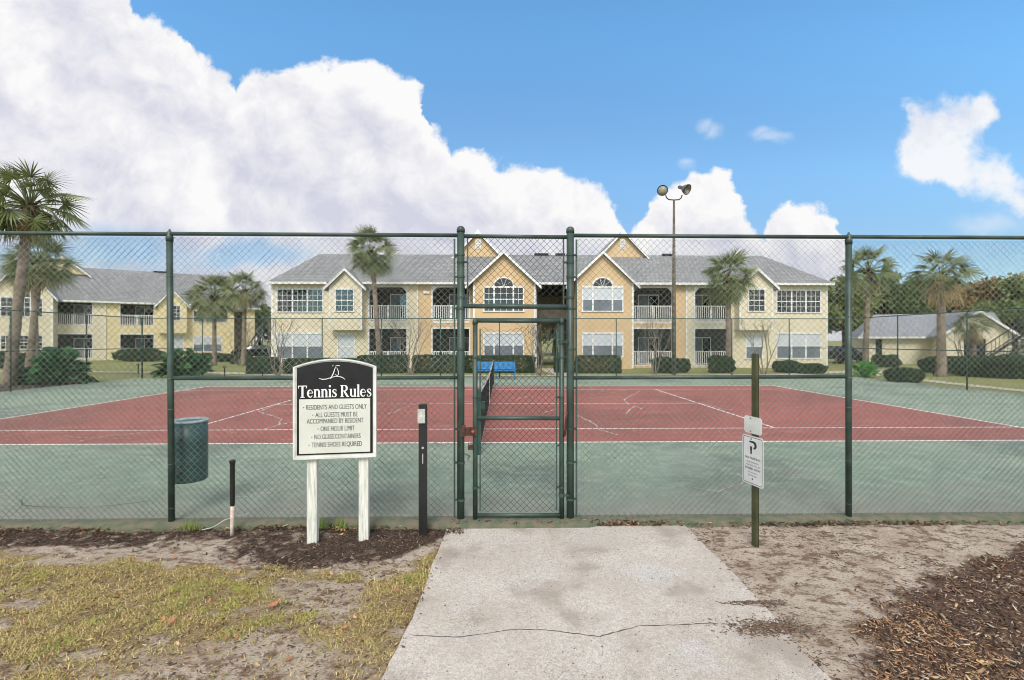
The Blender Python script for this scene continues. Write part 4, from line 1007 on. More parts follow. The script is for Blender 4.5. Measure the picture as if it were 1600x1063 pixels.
# ------------------------------------------------------------------ floodlight pole
q = P(1053, 583, 27.2); fl = empty('floodlight_pole', (q.x, 27.2, -.05), 0, 'tall weathered pole with two round floodlights beyond the right half of the court', 'light pole')
ph = P(1053, 313, 27.2).z+.05
MB().tube([(0, 0, 0), (0, 0, ph*.5), (0, 0, ph)], [.13, .105, .055], 14).build('pole', M['pole'], fl, True)
kx = 27.2/F
arm = MB(); arm.tube([(-13*kx, 0, ph+.28), (-11.5*kx, 0, ph+.13), (-8*kx, 0, ph+.03), (0, 0, ph+.01), (8*kx, 0, ph+.03), (11.5*kx, 0, ph+.13), (13*kx, 0, ph+.30)], .035, 8)
arm.build('lamp_arm', M['rail'], fl, True)
for sx, rz, ry in ((-1, -20, 74), (1, 38, 62)):
    hd = bpy.data.objects.new('floodlight', None)
    Mx = Matrix.Translation((sx*(19 if sx < 0 else 20.5)*kx, -.1, ph+(.52 if sx < 0 else .58))) @ Matrix.Rotation(R(rz), 4, 'Z') @ Matrix.Rotation(R(-ry), 4, 'X')
    hb = MB().lathe([(.0001, .20), (.12, .17), (.22, .10), (.285, .0), (.30, .02), (.28, .10), (.20, .26), (.11, .36), (.10, .60), (.06, .66), (.0001, .66)], 22, Mx).build('floodlight', M['lamp'], fl, True)
    MB().lathe([(.0001, -.004), (.272, .004), (.272, .008), (.0001, .002)] if sx < 0 else [(.0001, .185), (.115, .158), (.21, .09), (.275, -.004), (.26, -.004), (.20, .07), (.10, .14), (.0001, .165)], 22, Mx, caps=False).build('reflector', M['lampglass'] if sx < 0 else M['reflector'], hb, True)
    MB().lathe([(.305, -.015), (.305, .02), (.27, .02), (.27, -.015), (.305, -.015)], 22, Mx, caps=False).build('lamp_rim', M['rail'], hb, True)

# ------------------------------------------------------------------ building kit (local u along the facade, y into the building)
class Bld:
    def __init__(s, name, X, Y, ang, label, cat='building', group=None):
        s.e = empty(name, (X, Y, 0), ang, label, cat, group); s.o = Vector((X, Y, 0)); s.a = ang
        s.d = Vector((math.cos(ang), math.sin(ang), 0)); s.n = Vector((-math.sin(ang), math.cos(ang), 0))
    def uz(s, px, py, w=0.):
        r = ray(px, py); t = (s.o.dot(s.n)+w)/(r.x*s.n.x+r.y*s.n.y)
        p = Vector((r.x*t, r.y*t, CAMZ+r.z*t)); return (p-s.o).dot(s.d), p.z
    def u(s, px, w=0.): return s.uz(px, 531, w)[0]
    def z(s, px, py, w=0.): return s.uz(px, py, w)[1]
def wall(B, u0, u1, z0, z1, mat, holes=(), w=0., reveal=.2, name='wall'):
    us = sorted({u0, u1} | {h[0] for h in holes} | {h[1] for h in holes}); zs = sorted({z0, z1} | {h[2] for h in holes} | {h[3] for h in holes})
    mb = MB()
    for a, b in zip(us[:-1], us[1:]):
        for c_, d_ in zip(zs[:-1], zs[1:]):
            m_, k_ = (a+b)/2, (c_+d_)/2
            if any(h[0] < m_ < h[1] and h[2] < k_ < h[3] for h in holes): continue
            mb.poly([(a, w, c_), (b, w, c_), (b, w, d_), (a, w, d_)])
    for a, b, c_, d_ in holes:
        r_ = w+reveal
        mb.poly([(a, w, c_), (a, w, d_), (a, r_, d_), (a, r_, c_)]); mb.poly([(b, w, d_), (b, w, c_), (b, r_, c_), (b, r_, d_)])
        mb.poly([(a, w, d_), (b, w, d_), (b, r_, d_), (a, r_, d_)]); mb.poly([(a, w, c_), (a, r_, c_), (b, r_, c_), (b, w, c_)])
    return mb.build(name, mat, B.e)
def window(B, u0, u1, z0, z1, w, lights=1, style='grid', arch=None, weights=None, parent=None):
    """white casing proud of the wall, glass a little behind it; upper and lower sash"""
    par = parent or B.e; weights = weights or [1]*lights; t = .085; mb = MB(); yo = w-.055; yi = w-.004
    mb.box(u0-t, u1+t, yo-.01, yi, z1, z1+t*1.25); mb.box(u0-t-.03, u1+t+.03, yo-.03, yi, z0-t*.8, z0)
    edges = [u0]; tot = sum(weights)
    for k in weights: edges.append(edges[-1]+(u1-u0)*k/tot)
    for i, e in enumerate(edges):
        a, b = (e-t, e) if i == 0 else (e, e+t) if i == len(edges)-1 else (e-t*.6, e+t*.6)
        mb.box(a, b, yo, yi, z0, z1)
    zm = (z0+z1)/2; gl = MB(); lo = MB(); md = MB()
    for i in range(lights):
        a = edges[i]+(t*.6 if i else 0); b = edges[i+1]-(t*.6 if i < lights-1 else 0)
        mb.box(a, b, yo+.012, yi, zm-.03, zm+.03)
        gl.poly([(a, yi-.012, zm), (b, yi-.012, zm), (b, yi-.012, z1), (a, yi-.012, z1)])
        lo.poly([(a, yi-.012, z0), (b, yi-.012, z0), (b, yi-.012, zm), (a, yi-.012, zm)])
        if style == 'grid':
            nc = 3 if (b-a) > .75 else 2
            for c_ in range(1, nc): x = a+(b-a)*c_/nc; md.box(x-.013, x+.013, yo+.018, yi-.004, z0, z1)
            for zz in (z0+(zm-z0)/2, zm+(z1-zm)/2): md.box(a, b, yo+.02, yi-.006, zz-.013, zz+.013)
    if arch:
        ua, ub, zr = arch; cx = (ua+ub)/2; r = (ub-ua)/2; n = 18; zb = z1+t*1.25
        pts = [(cx+r*math.cos(math.pi*k/n), zb+(zr-zb)*math.sin(math.pi*k/n)) for k in range(n+1)]
        po = [(cx+(r+t*1.2)*math.cos(math.pi*k/n), zb+(zr-zb+t*1.2)*math.sin(math.pi*k/n)) for k in range(n+1)]
        for k in range(n):
            mb.prism([(pts[k][0], yo, pts[k][1]), (pts[k+1][0], yo, pts[k+1][1]), (po[k+1][0], yo, po[k+1][1]), (po[k][0], yo, po[k][1])], (0, .05, 0))
        gl2 = MB().poly([(x, yi-.012, z_) for x, z_ in pts])
        for a_ in (36, 72, 108, 144): md.prism([(cx-.012, yo+.018, zb), (cx+.012, yo+.018, zb), (cx+r*math.cos(R(a_))+.012, yo+.018, zb+(zr-zb)*math.sin(R(a_))), (cx+r*math.cos(R(a_))-.012, yo+.018, zb+(zr-zb)*math.sin(R(a_)))], (0, .03, 0))
    o = mb.build('window', M['white'], par)
    gm, lm = {'grid': ('glass', 'glass'), 'blind': ('blind', 'mesh_screen'), 'allblind': ('blind', 'blind'), 'mixed': ('glass', 'mesh_screen')}[style]
    gl.build('pane', M[gm], o); lo.build('pane', M[lm], o)
    if arch: gl2.build('pane', M['glass'], o)
    if md.v: md.build('muntins', M['white'], o)
    return o
def railing(B, u0, u1, z0, z1, w):
    mb = MB(); mb.box(u0, u1, w, w+.07, z1-.06, z1); mb.box(u0, u1, w+.01, w+.06, z0, z0+.07)
    n = max(2, int((u1-u0)/.135))
    for i in range(n+1):
        x = u0+(u1-u0)*i/n; t = .022
        if i in (0, n): x += .03*(1 if i == 0 else -1)
        mb.box(x-t, x+t, w+.02, w+.05, z0+.07, z1-.06)
    c_ = (u0+u1)/2; mb.box(c_-.06, c_+.06, w-.01, w+.08, z0-.12, z1+.02)
    return mb.build('railing', M['white'], B.e)
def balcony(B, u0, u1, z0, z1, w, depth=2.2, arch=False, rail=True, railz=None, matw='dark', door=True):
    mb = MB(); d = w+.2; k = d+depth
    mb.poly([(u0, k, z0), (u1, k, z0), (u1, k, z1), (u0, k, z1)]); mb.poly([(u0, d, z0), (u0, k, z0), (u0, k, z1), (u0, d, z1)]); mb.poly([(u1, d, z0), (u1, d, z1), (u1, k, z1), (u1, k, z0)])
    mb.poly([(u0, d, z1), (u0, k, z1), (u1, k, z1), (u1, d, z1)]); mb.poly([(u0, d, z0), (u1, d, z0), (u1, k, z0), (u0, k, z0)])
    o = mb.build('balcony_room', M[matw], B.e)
    if door:
        a, b = u0+(u1-u0)*.38, u1-.25; fr_ = MB()
        fr_.box(a-.06, b+.06, k-.06, k-.004, z0+.01, z0+2.1); fr_.build('door_frame', M['white'], o)
        for x0, x1 in ((a, (a+b)/2-.03), ((a+b)/2+.03, b)): MB().box(x0, x1, k-.075, k-.0605, z0+.1, z0+2.02).build('glass_door', M['mesh_screen'] if x0 == a else M['glass'], o)
    t = .09; tr = MB()
    tr.box(u0-t, u0, w-.03, w+.04, z0, z1+t); tr.box(u1, u1+t, w-.03, w+.04, z0, z1+t); tr.box(u0, u1, w-.03, w+.04, z1, z1+t)
    if arch:
        c_ = .34
        for s_, x in ((1, u0), (-1, u1)): tr.prism([(x, w-.02, z1), (x, w-.02, z1-c_), (x+s_*.12, w-.02, z1-c_*.55), (x+s_*c_*.55, w-.02, z1-.12), (x+s_*c_, w-.02, z1)][::(1 if s_ > 0 else -1)], (0, .05, 0))
    tr.build('opening_trim', M['white'], B.e)
    if rail: railing(B, u0+.005, u1-.005, z0+(.0 if railz is None else railz), z0+1.08, w+.02)
def gable_roof(B, uc, hw, za, ze, w0, w1, mat, rake=True, th=.16, name='gable_roof'):
    """two slopes from the apex line (uc, za) down to ze at hw each side"""
    mb = MB(); rk = MB()
    for s_ in (-1, 1):
        dx_, dz_ = s_*hw, ze-za; L = math.hypot(dx_, dz_); nx_, nz_ = (-dz_/L*s_, hw/L); nx_ = abs(nx_)*s_
        a = (uc, za); b = (uc+dx_, ze)
        A2 = (a[0], a[1]-th/nz_ if False else a[1]-th); B2 = (b[0], b[1]-th)
        q = [(a[0], w0, a[1]), (b[0], w0, b[1]), (B2[0], w0, B2[1]), (A2[0], w0, A2[1])]
        mb.prism(q, (0, w1-w0, 0))
        t = .055
        q = [(a[0], w0-.05, a[1]-.02), (b[0]+s_*.02, w0-.05, b[1]-.02), (b[0]+s_*.02, w0-.05, b[1]-.22), (a[0], w0-.05, a[1]-.22)]; rk.prism(q, (0, .045, 0))
    o = mb.build(name, mat, B.e); 
    if rake: rk.build('rake_board', M['white'], o)
    return o
def hip_roof(B, u0, u1, w0, w1, ze, zr, r0, r1, wr, mat, name='roof', th=.0):
    mb = MB(); e = [(u0, w0, ze), (u1, w0, ze), (u1, w1, ze), (u0, w1, ze)]; a, b = (r0, wr, zr), (r1, wr, zr)
    mb.add(e+[a, b], [(0, 1, 5, 4), (1, 2, 5), (2, 3, 4, 5), (3, 0, 4)])
    o = mb.build(name, mat, B.e)
    MB().poly([(u0+.02, w0+.02, ze-.012), (u1-.02, w0+.02, ze-.012), (u1-.02, w1-.02, ze-.012), (u0+.02, w1-.02, ze-.012)]).build('soffit', M['soffit'], o)
    return o
def gutter(B, u0, u1, w, z):
    MB().box(u0, u1, w-.10, w, z-.17, z-.015).build('gutter', M['white'], B.e)
def downspout(B, u, w, z0, z1, kink=True):
    mb = MB(); mb.box(u-.04, u+.04, w-.09, w-.01, z0, z1-.35)
    mb.tube([(u, w-.05, z1-.38), (u, w-.22, z1-.2), (u, w-.3, z1-.1)], .045, 6)
    mb.build('downspout', M['white'], B.e)
def corner(B, u, w, z0, z1, s_=1): MB().box(min(u, u+s_*.12), max(u, u+s_*.12), w-.03, w+.03, z0, z1).build('corner_board', M['white'], B.e)

# ------------------------------------------------------------------ main apartment building
B = Bld('apartment_building', P(863, 531, 34).x, 34, 0, 'long cream and tan apartment building with grey roofs straight across the court', 'building', 'apartment buildings')
u, zz_ = B.u, B.z
ZE = zz_(600, 443); ZR = B.z(700, 397, 4.5)
uL, uR = u(424), u(1293); GF = -1.25
cF, cB = u(653), u(1071)
Zf2 = zz_(600, 501)
zTop2, zTop1 = zz_(600, 449), zz_(600, 514)
op = lambda a, b, hi: (u(a), u(b), Zf2 if hi else .06, zTop2 if hi else zTop1)
wall(B, uL, cF, -.1, ZE, M['cream'], [op(577, 635, 1), op(577, 635, 0)])
wall(B, cF, u(838), -.1, ZE, M['tan'], [op(676, 733, 1), op(676, 733, 0)])
wall(B, u(900), cB, -.1, ZE, M['tan'], [op(990, 1050, 1), op(990, 1050, 0)])
wall(B, cB, uR, -.1, ZE, M['cream'], [op(1086, 1137, 1), op(1086, 1137, 0)])
for a, b in ((577, 635), (676, 733), (990, 1050), (1086, 1137)):
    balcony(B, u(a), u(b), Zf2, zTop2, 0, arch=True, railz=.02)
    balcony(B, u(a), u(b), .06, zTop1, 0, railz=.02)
    MB().box(u(a)-.02, u(b)+.02, -.035, -.004, Zf2-.20, Zf2-.06).build('band_board', M['white'], B.e)
# side and back walls
for uu in (uL, uR): MB().poly([(uu, 0, -.1), (uu, 10, -.1), (uu, 10, ZE), (uu, 0, ZE)]).build('side_wall', M['cream'], B.e)
for a, b in ((uL, u(838)), (u(900), uR)): MB().poly([(a, 10, -.1), (b, 10, -.1), (b, 10, ZE), (a, 10, ZE)]).build('back_wall', M['cream'], B.e)
# breezeway
ub0, ub1 = u(838), u(900)
bw_ = MB()
for uu in (ub0, ub1): bw_.poly([(uu, 0, -.1), (uu, 10, -.1), (uu, 10, ZE), (uu, 0, ZE)])
bw_.poly([(ub0, 9.9, 2.6), (ub1, 9.9, 2.6), (ub1, 9.9, ZE), (ub0, 9.9, ZE)])
bw_.build('breezeway_wall', M['tan'], B.e)
MB().box(ub0+.01, ub1-.01, .4, 9.6, ZE-.06, ZE-.03).build('breezeway_ceiling', M['dark'], B.e)
MB().box(ub0+.01, ub1-.01, .35, 6.2, zz_(870, 499, .35), zz_(870, 484, .35)).build('landing', M['dark'], B.e)
MB().box(ub0+.5, ub0+.9, 6.5, 6.9, -.1, ZE-.07).build('column', M['tan'], B.e)
sr = MB(); us0 = u(872, 1.5)
for i in range(15): sr.box(us0, us0+1.15, 1.4+i*.28, 1.4+i*.28+.30, .02+i*.19, .07+i*.19)
sr.tube([(us0, 1.4, .9), (us0, 5.6, .9+2.85)], .03, 6); sr.tube([(us0, 1.4, .0), (us0, 5.6, 2.85)], .06, 6)
for i in range(8): sr.tube([(us0, 1.5+i*.56, .1+i*.38), (us0, 1.5+i*.56, .95+i*.38)], .018, 5)
sr.build('stairs', M['rail'], B.e)
# main roof with hipped ends
ovh = .42
roof = hip_roof(B, u(417, -.42), u(1303, -.42), -ovh, 10+ovh, ZE+.05, ZR, u(499, 4.8), u(1190, 4.8), 4.8, M['shingle'])
for a, b in ((417, 511), (566, 738), (838, 900), (992, 1158), (1208, 1303)):
    gutter(B, u(a, -.42), u(b, -.42), -.42, ZE+.06)
for a, b in ((868, 883), (1035, 1052), (835, 857)):
    p0 = B.uz(a, 398, 4.7); p1 = B.uz(b, 398, 4.7); MB().box(p0[0], p1[0], 4.55, 4.95, ZR-.02, ZR+.10).build('ridge_vent', M['rail'], roof)
for uu in (653, 1072): downspout(B, u(uu), -.0, 0, ZE-.1)
for uu, s_ in ((uL, 1), (uR, -1)): corner(B, uu, 0, 0, ZE, s_)
# projecting centre gables
for a, b, ap, wins in ((739, 837, 786.5, (752, 822)), (900, 990, 941, (906, 977))):
    g0, g1 = u(a, GF), u(b, GF); gc = u(ap, GF); za_ = B.z(ap, 394, GF); hw = max(gc-g0, g1-gc); zeg = B.z(a, 441, GF)
    slope = (za_-zeg)/hw
    mb = MB(); z0e = za_-slope*(gc-g0)-.12; z1e = za_-slope*(g1-gc)-.12
    mb.poly([(g0, GF, -.1), (g1, GF, -.1), (g1, GF, z1e), (gc, GF, za_-.12), (g0, GF, z0e)])
    mb.poly([(g0, GF, -.1), (g0, GF, z0e), (g0, 0, z0e), (g0, 0, -.1)]); mb.poly([(g1, GF, -.1), (g1, 0, -.1), (g1, 0, z1e), (g1, GF, z1e)])
    mb.build('gable_wall', M['tan'], B.e)
    gable_roof(B, gc, hw+.35, za_+.05, za_+.05-slope*(hw+.35), GF-.3, 3.4, M['shingle'])
    for uu, s_ in ((g0, 1), (g1, -1)): corner(B, uu, GF, 0, z0e-.05, s_)
    downspout(B, g1+.12 if a == 739 else g0-.12, -.25, 0, ZE)
    wa, wb = u(wins[0]+5, GF), u(wins[1]-5, GF); z0, z1 = B.z(ap, 486, GF), B.z(ap, 450, GF)
    sp = (wb-wa); c0, c1 = wa+sp*1/4, wb-sp*1/4
    window(B, wa, wb, z0, z1, GF, 3, 'grid' if a == 739 else 'blind', (c0+.02, c1-.02, B.z(ap, 435, GF)), [1, 2, 1])
    window(B, wa, wb, B.z(ap, 557, GF), B.z(ap, 522, GF), GF, 3, 'blind', None, [1, 2, 1])
# shallow bays over the ground floor near both ends
for a, b, ap, wn, lw in ((514, 566, 539, (525, 552), (529, 553)), (1155, 1208, 1183, (1170, 1194), (1166, 1190))):
    BF = -.7; g0, g1, gc = u(a, BF), u(b, BF), u(ap, BF); za_ = B.z(ap, 420, BF); hw = (g1-g0)/2; gc = (g0+g1)/2; zeg = B.z(a, 445, BF); slope = (za_-zeg)/hw
    zb_ = B.z(ap, 516, BF)
    mb = MB(); ze_ = zeg-.12
    mb.poly([(g0, BF, zb_), (g1, BF, zb_), (g1, BF, ze_), (gc, BF, za_-.12), (g0, BF, ze_)]); mb.poly([(g0, BF, zb_), (g0, BF, ze_), (g0, 0, ze_), (g0, 0, zb_)]); mb.poly([(g1, BF, zb_), (g1, 0, zb_), (g1, 0, ze_), (g1, BF, ze_)])
    mb.poly([(g0, BF, zb_), (g0, 0, zb_), (g1, 0, zb_), (g1, BF, zb_)]); mb.build('bay_wall', M['cream'], B.e)
    gable_roof(B, gc, hw+.3, za_+.05, za_+.05-slope*(hw+.3), BF-.25, 2.6, M['shingle'])
    for uu, s_ in ((g0, 1), (g1, -1)): corner(B, uu, BF, zb_, ze_-.05, s_)
    window(B, u(wn[0], BF), u(wn[1], BF), B.z(ap, 486, BF), B.z(ap, 453, BF), BF, 1, 'grid')
    window(B, u(lw[0]), u(lw[1]), zz_(ap, 560), zz_(ap, 523), 0, 1, 'allblind' if a < 700 else 'blind')
for a, b, st1 in ((434, 504, 'grid'), (1214, 1281, 'grid')):
    window(B, u(a), u(b), zz_(470, 487), zz_(470, 453), 0, 3, st1); window(B, u(a), u(b), zz_(470, 560), zz_(470, 522), 0, 3, 'blind')
# rear gables rising behind the ridge
for ap in (747, 972.5):
    RW = 4.4; gc = B.u(ap, RW); za_ = B.z(ap, 362, RW); zb_ = ZR-.6; slope = (B.z(ap, 362, RW)-B.z(ap, 396, RW))/(B.u(ap+32, RW)-gc); hw = (za_-zb_)/slope
    MB().poly([(gc-hw, RW, zb_-.1), (gc+hw, RW, zb_-.1), (gc, RW, za_-.1)]).build('gable_wall', M['tan'], B.e)
    gable_roof(B, gc, hw+.25, za_+.06, za_+.06-slope*(hw+.25), RW-.3, 10.3, M['shingle'])
    lv = MB(); z0, z1 = B.z(ap, 389, RW), B.z(ap, 374, RW); du = .22; lv.box(gc-du, gc+du, RW-.05, RW-.003, z0, z1); lo_ = lv.build('louvre_vent', M['white'], B.e)
    lv = MB()
    for i in range(5): lv.box(gc-du+.05, gc+du-.05, RW-.062, RW-.051, z0+.06+i*(z1-z0-.1)/5, z0+.10+i*(z1-z0-.1)/5)
    lv.build('louvre_slats', M['soffit'], lo_)
    MB().prism([(gc-.28, RW-.36, za_-.28), (gc+.28, RW-.36, za_-.28), (gc, RW-.36, za_+.13)], (0, .008, 0)).build('gable_ornament', M['white'], B.e)
MB().box(u(655)+.3, u(655)+.75, -.12, -.003, zz_(660, 459), zz_(660, 455)).build('wall_lamp', M['white'], B.e)

# ------------------------------------------------------------------ left apartment building, receding to the right
ang2 = math.atan2(5.6, 9.2)
B = Bld('apartment_building', -42.9, 45.8, ang2, 'yellow two storey apartment building receding at the left behind the tall palms', 'building', 'apartment buildings')
u = B.u
ZE2 = B.z(150, 470)-.1; g = lambda px_, w_=0: B.u(px_, w_)
Zf = B.z(215, 509); zt2 = B.z(215, 476); zt1 = B.z(215, 523)
def op2(a, b, hi): return (g(a), g(b), Zf if hi else .06, zt2 if hi else zt1)
uS = g(-60); uE = g(372)
wall(B, g(80), g(165), -.1, ZE2, M['cream'], [op2(84, 144, 1), op2(84, 144, 0)])
wall(B, g(165), uE, -.1, ZE2, M['yellow'], [op2(188, 240, 1), op2(188, 240, 0)])
MB().poly([(uE, 0, -.1), (uE, 10, -.1), (uE, 10, ZE2), (uE, 0, ZE2)]).build('side_wall', M['yellow'], B.e)
MB().poly([(uS, 10, -.1), (uE, 10, -.1), (uE, 10, ZE2), (uS, 10, ZE2)]).build('back_wall', M['yellow'], B.e)
for a, b in ((84, 144), (188, 240)):
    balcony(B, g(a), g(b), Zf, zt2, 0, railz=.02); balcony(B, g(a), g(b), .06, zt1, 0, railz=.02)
ZR2 = B.z(220, 424, 5)
r2 = hip_roof(B, uS-.4, uE+.4, -.42, 10.4, ZE2+.05, ZR2, uS+3, g(360, 5)-.0, 5, M['shingle'])
gutter(B, g(87, -.42), g(243, -.42), -.42, ZE2+.06); gutter(B, g(293, -.42), uE+.4, -.42, ZE2+.06)
p0 = B.u(240, 4.9); MB().box(p0, p0+1.2, 4.8, 5.2, ZR2-.02, ZR2+.12).build('ridge_vent', M['rail'], r2)
downspout(B, g(165), 0, 0, ZE2)
# left front gable
w_ = -1.6; g0, g1 = g(-18, w_), g(83, w_); gc = (g0+g1)/2; za_ = B.z(34, 410, w_); hw = (g1-g0)/2; zeg = B.z(83, 459, w_)-.1; slope = (za_-zeg)/hw
MB().poly([(g0, w_, -.1), (g1, w_, -.1), (g1, w_, zeg-.1), (gc, w_, za_-.12), (g0, w_, zeg-.1)]).build('gable_wall', M['cream'], B.e)
sd2 = MB(); sd2.poly([(g1, w_, -.1), (g1, 0, -.1), (g1, 0, zeg-.1), (g1, w_, zeg-.1)]); sd2.poly([(g0, w_, -.1), (g0, w_, zeg-.1), (g0, 0, zeg-.1), (g0, 0, -.1)]); sd2.build('side_wall', M['cream'], B.e)
gable_roof(B, gc, hw+.35, za_+.05, za_+.05-slope*(hw+.35), w_-.3, 5, M['shinglelight'])
corner(B, g1, w_, 0, zeg-.1, -1)
wa, wb = g(2, w_), g(66, w_); sp = wb-wa
window(B, wa, wb, B.z(34, 494, w_), B.z(34, 466, w_), w_, 3, 'grid', (wa+sp*.3, wb-sp*.3, B.z(34, 449, w_)), [1.1, 1.6, 1.1])
window(B, wa, wb, B.z(34, 545, w_), B.z(34, 525, w_), w_, 3, 'grid')
# rear gable above the ridge
RW = 3.4; ap = 98; gc = B.u(ap, RW); za_ = B.z(ap, 401, RW); zb_ = ZR2-.9; hw = (za_-zb_)/.85
MB().poly([(gc-hw, RW, zb_), (gc+hw, RW, zb_), (gc, RW, za_-.1)]).build('gable_wall', M['yellow'], B.e)
gable_roof(B, gc, hw+.25, za_+.06, za_+.06-.85*(hw+.25), RW-.3, 10.3, M['shingle'])
# bay with small gable
w_ = -.7; g0, g1 = g(247, w_), g(292, w_); gc = (g0+g1)/2; za_ = B.z(270, 453, w_); hw = (g1-g0)/2; zeg = B.z(292, 474, w_)-.1; slope = (za_-zeg)/hw; zb_ = B.z(270, 521, w_)
mb = MB(); mb.poly([(g0, w_, zb_), (g1, w_, zb_), (g1, w_, zeg), (gc, w_, za_-.12), (g0, w_, zeg)]); mb.poly([(g0, w_, zb_), (g0, w_, zeg), (g0, 0, zeg), (g0, 0, zb_)]); mb.poly([(g1, w_, zb_), (g1, 0, zb_), (g1, 0, zeg), (g1, w_, zeg)]); mb.poly([(g0, w_, zb_), (g0, 0, zb_), (g1, 0, zb_), (g1, w_, zb_)])
mb.build('bay_wall', M['yellow'], B.e)
gable_roof(B, gc, hw+.3, za_+.05, za_+.05-slope*(hw+.3), w_-.25, 3, M['shingle'])
window(B, g(266, w_), g(281, w_), B.z(270, 500, w_), B.z(270, 478, w_), w_, 1, 'grid'); window(B, g(268), g(286), .8, B.z(270, 524), 0, 1, 'allblind')
window(B, g(303), g(354), B.z(330, 503), B.z(330, 487), 0, 3, 'mixed'); window(B, g(303), g(346), B.z(330, 549), B.z(330, 527), 0, 3, 'blind')
# lower entrance tower at its right end
T2 = MB(); tu0, tu1 = g(357, -1.5), g(398, -1.5); tz = B.z(378, 482, -1.5)
wall(B, tu0, tu1, -.1, tz, M['yellow'], [(g(366, -1.5), g(382, -1.5), .05, tz-.3)], -1.5, 1.4, 'tower_wall')
MB().poly([(tu1, -1.5, -.1), (tu1, 3, -.1), (tu1, 3, tz), (tu1, -1.5, tz)]).build('side_wall', M['yellow'], B.e)
MB().poly([(g(366, -1.5), -.1, 0), (g(382, -1.5), -.1, 0), (g(382, -1.5), -.1, tz-.3), (g(366, -1.5), -.1, tz-.3)]).build('entry_recess', M['dark'], B.e)
tr_ = hip_roof(B, tu0-.4, tu1+.5, -2.0, 3.4, tz+.05, B.z(372, 465, .5), tu0+1.1, tu1-1.2, .7, M['shinglelight'])
gutter(B, tu0-.4, tu1+.5, -2.0, tz+.05)
st2 = MB(); a0 = g(384, -3); L_ = g(412, -3)-a0
for i in range(14): st2.box(a0+L_*i/14, a0+L_*(i+1)/14+.03, -3.6, -2.6, .1+i*.2, .14+i*.2)
for yy_ in (-3.6, -2.6):
    st2.tube([(a0, yy_, 1.0), (a0+L_, yy_, 3.8)], .05, 6); st2.tube([(a0, yy_, .05), (a0+L_, yy_, 2.85)], .09, 6)
    for i in range(6): st2.tube([(a0+L_*i/6, yy_, .1+i*.47), (a0+L_*i/6, yy_, 1.0+i*.47)], .03, 5)
st2.build('outside_stairs', M['rail'], B.e)

# ------------------------------------------------------------------ storage building at the right
B = Bld('storage_building', P(1350, 531, 40).x, 40, R(-27), 'low pale yellow storage building with grey roofs behind the right end fence', 'building')
u = B.u
zE = B.z(1420, 527); e0, e1 = B.u(1350), B.u(1472)
wall(B, e0, e1, -.1, zE, M['cream'], [(B.u(1368), B.u(1378.5), 0, 2.0)])
MB().poly([(B.u(1368), .2, 0), (B.u(1378.5), .2, 0), (B.u(1378.5), .2, 2.0), (B.u(1368), .2, 2.0)]).build('door', M['rail'], B.e)
MB().poly([(e0, 0, -.1), (e0, 5, -.1), (e0, 5, zE), (e0, 0, zE)]).build('side_wall', M['cream'], B.e)
MB().poly([(e0, 5, -.1), (e1+6, 5, -.1), (e1+6, 5, zE), (e0, 5, zE)]).build('back_wall', M['cream'], B.e)
hip_roof(B, e0-.4, e1+4, -.45, 5.4, zE+.05, B.z(1420, 491, 2.5), B.u(1366, 2.5), e1+4, 2.5, M['shinglelight'])
gutter(B, e0-.5, e1+.1, -.45, zE+.06)
w_ = -3.0; g0, g1 = B.u(1476, w_), B.u(1582, w_); gc = B.u(1529, w_); za_ = B.z(1529, 485, w_); hw = (g1-g0)/2; gc = (g0+g1)/2; zeg = B.z(1580, 519, w_)
op_ = (B.u(1506, w_), B.u(1541, w_), 0, B.z(1520, 530, w_))
wall(B, g0, g1, -.1, zeg-.15, M['cream'], [op_], w_)
MB().poly([(g0, w_, zeg-.15), (g1, w_, zeg-.15), (gc, w_, za_-.12)]).build('gable_wall', M['cream'], B.e)
MB().box(op_[0], op_[1], w_+.2, w_+.24, 0, op_[3]).build('door', M['rail'], B.e)
for uu in (g0, g1): MB().poly([(uu, w_, -.1), (uu, 4.5, -.1), (uu, 4.5, zeg-.15), (uu, w_, zeg-.15)]).build('side_wall', M['cream'], B.e)
gable_roof(B, gc, hw+.4, za_+.05, za_+.05-(za_-zeg)/hw*(hw+.4), w_-.35, 4.9, M['shinglelight'])
corner(B, g0, w_, 0, zeg-.15, -1)
# iron stair at the right
q = G(1541, 590, 0); sx0 = P(1541, 548, 30).x; rs_ = empty('iron_staircase', (sx0, 30, -.06), 0, 'black iron outdoor staircase rising to the right in front of the storage building', 'staircase')
tr = MB(); L_ = 3.9; H_ = 2.5
for i in range(13): tr.box(L_*i/13, L_*(i+1)/13+.03, 0, 1.1, .1+H_*i/13, .14+H_*i/13)
tr.tube([(-.1, .03, .02), (L_, .03, H_)], .08, 6); tr.tube([(-.1, 1.07, .02), (L_, 1.07, H_)], .08, 6); tr.build('steps', M['rail'], rs_)
tr = MB()
for y_ in (.03, 1.07):
    tr.tube([(0, y_, 1.0), (L_, y_, H_+.95)], .035, 6); tr.tube([(0, y_, .28), (L_, y_, H_+.22)], .025, 6)
    for i in range(14): tr.tube([(L_*i/13.5, y_, .1+H_*i/13.5), (L_*i/13.5, y_, 1.0+H_*i/13.5)], .016, 5)
tr.box(L_, L_+2.0, 0, 1.1, H_, H_+.1)
for y_ in (.03, 1.07): tr.tube([(L_, y_, H_+.95), (L_+2, y_, H_+.95)], .035, 6); tr.tube([(L_+.9, y_, 0), (L_+.9, y_, H_)], .06, 6)
tr.build('handrail', M['rail'], rs_)
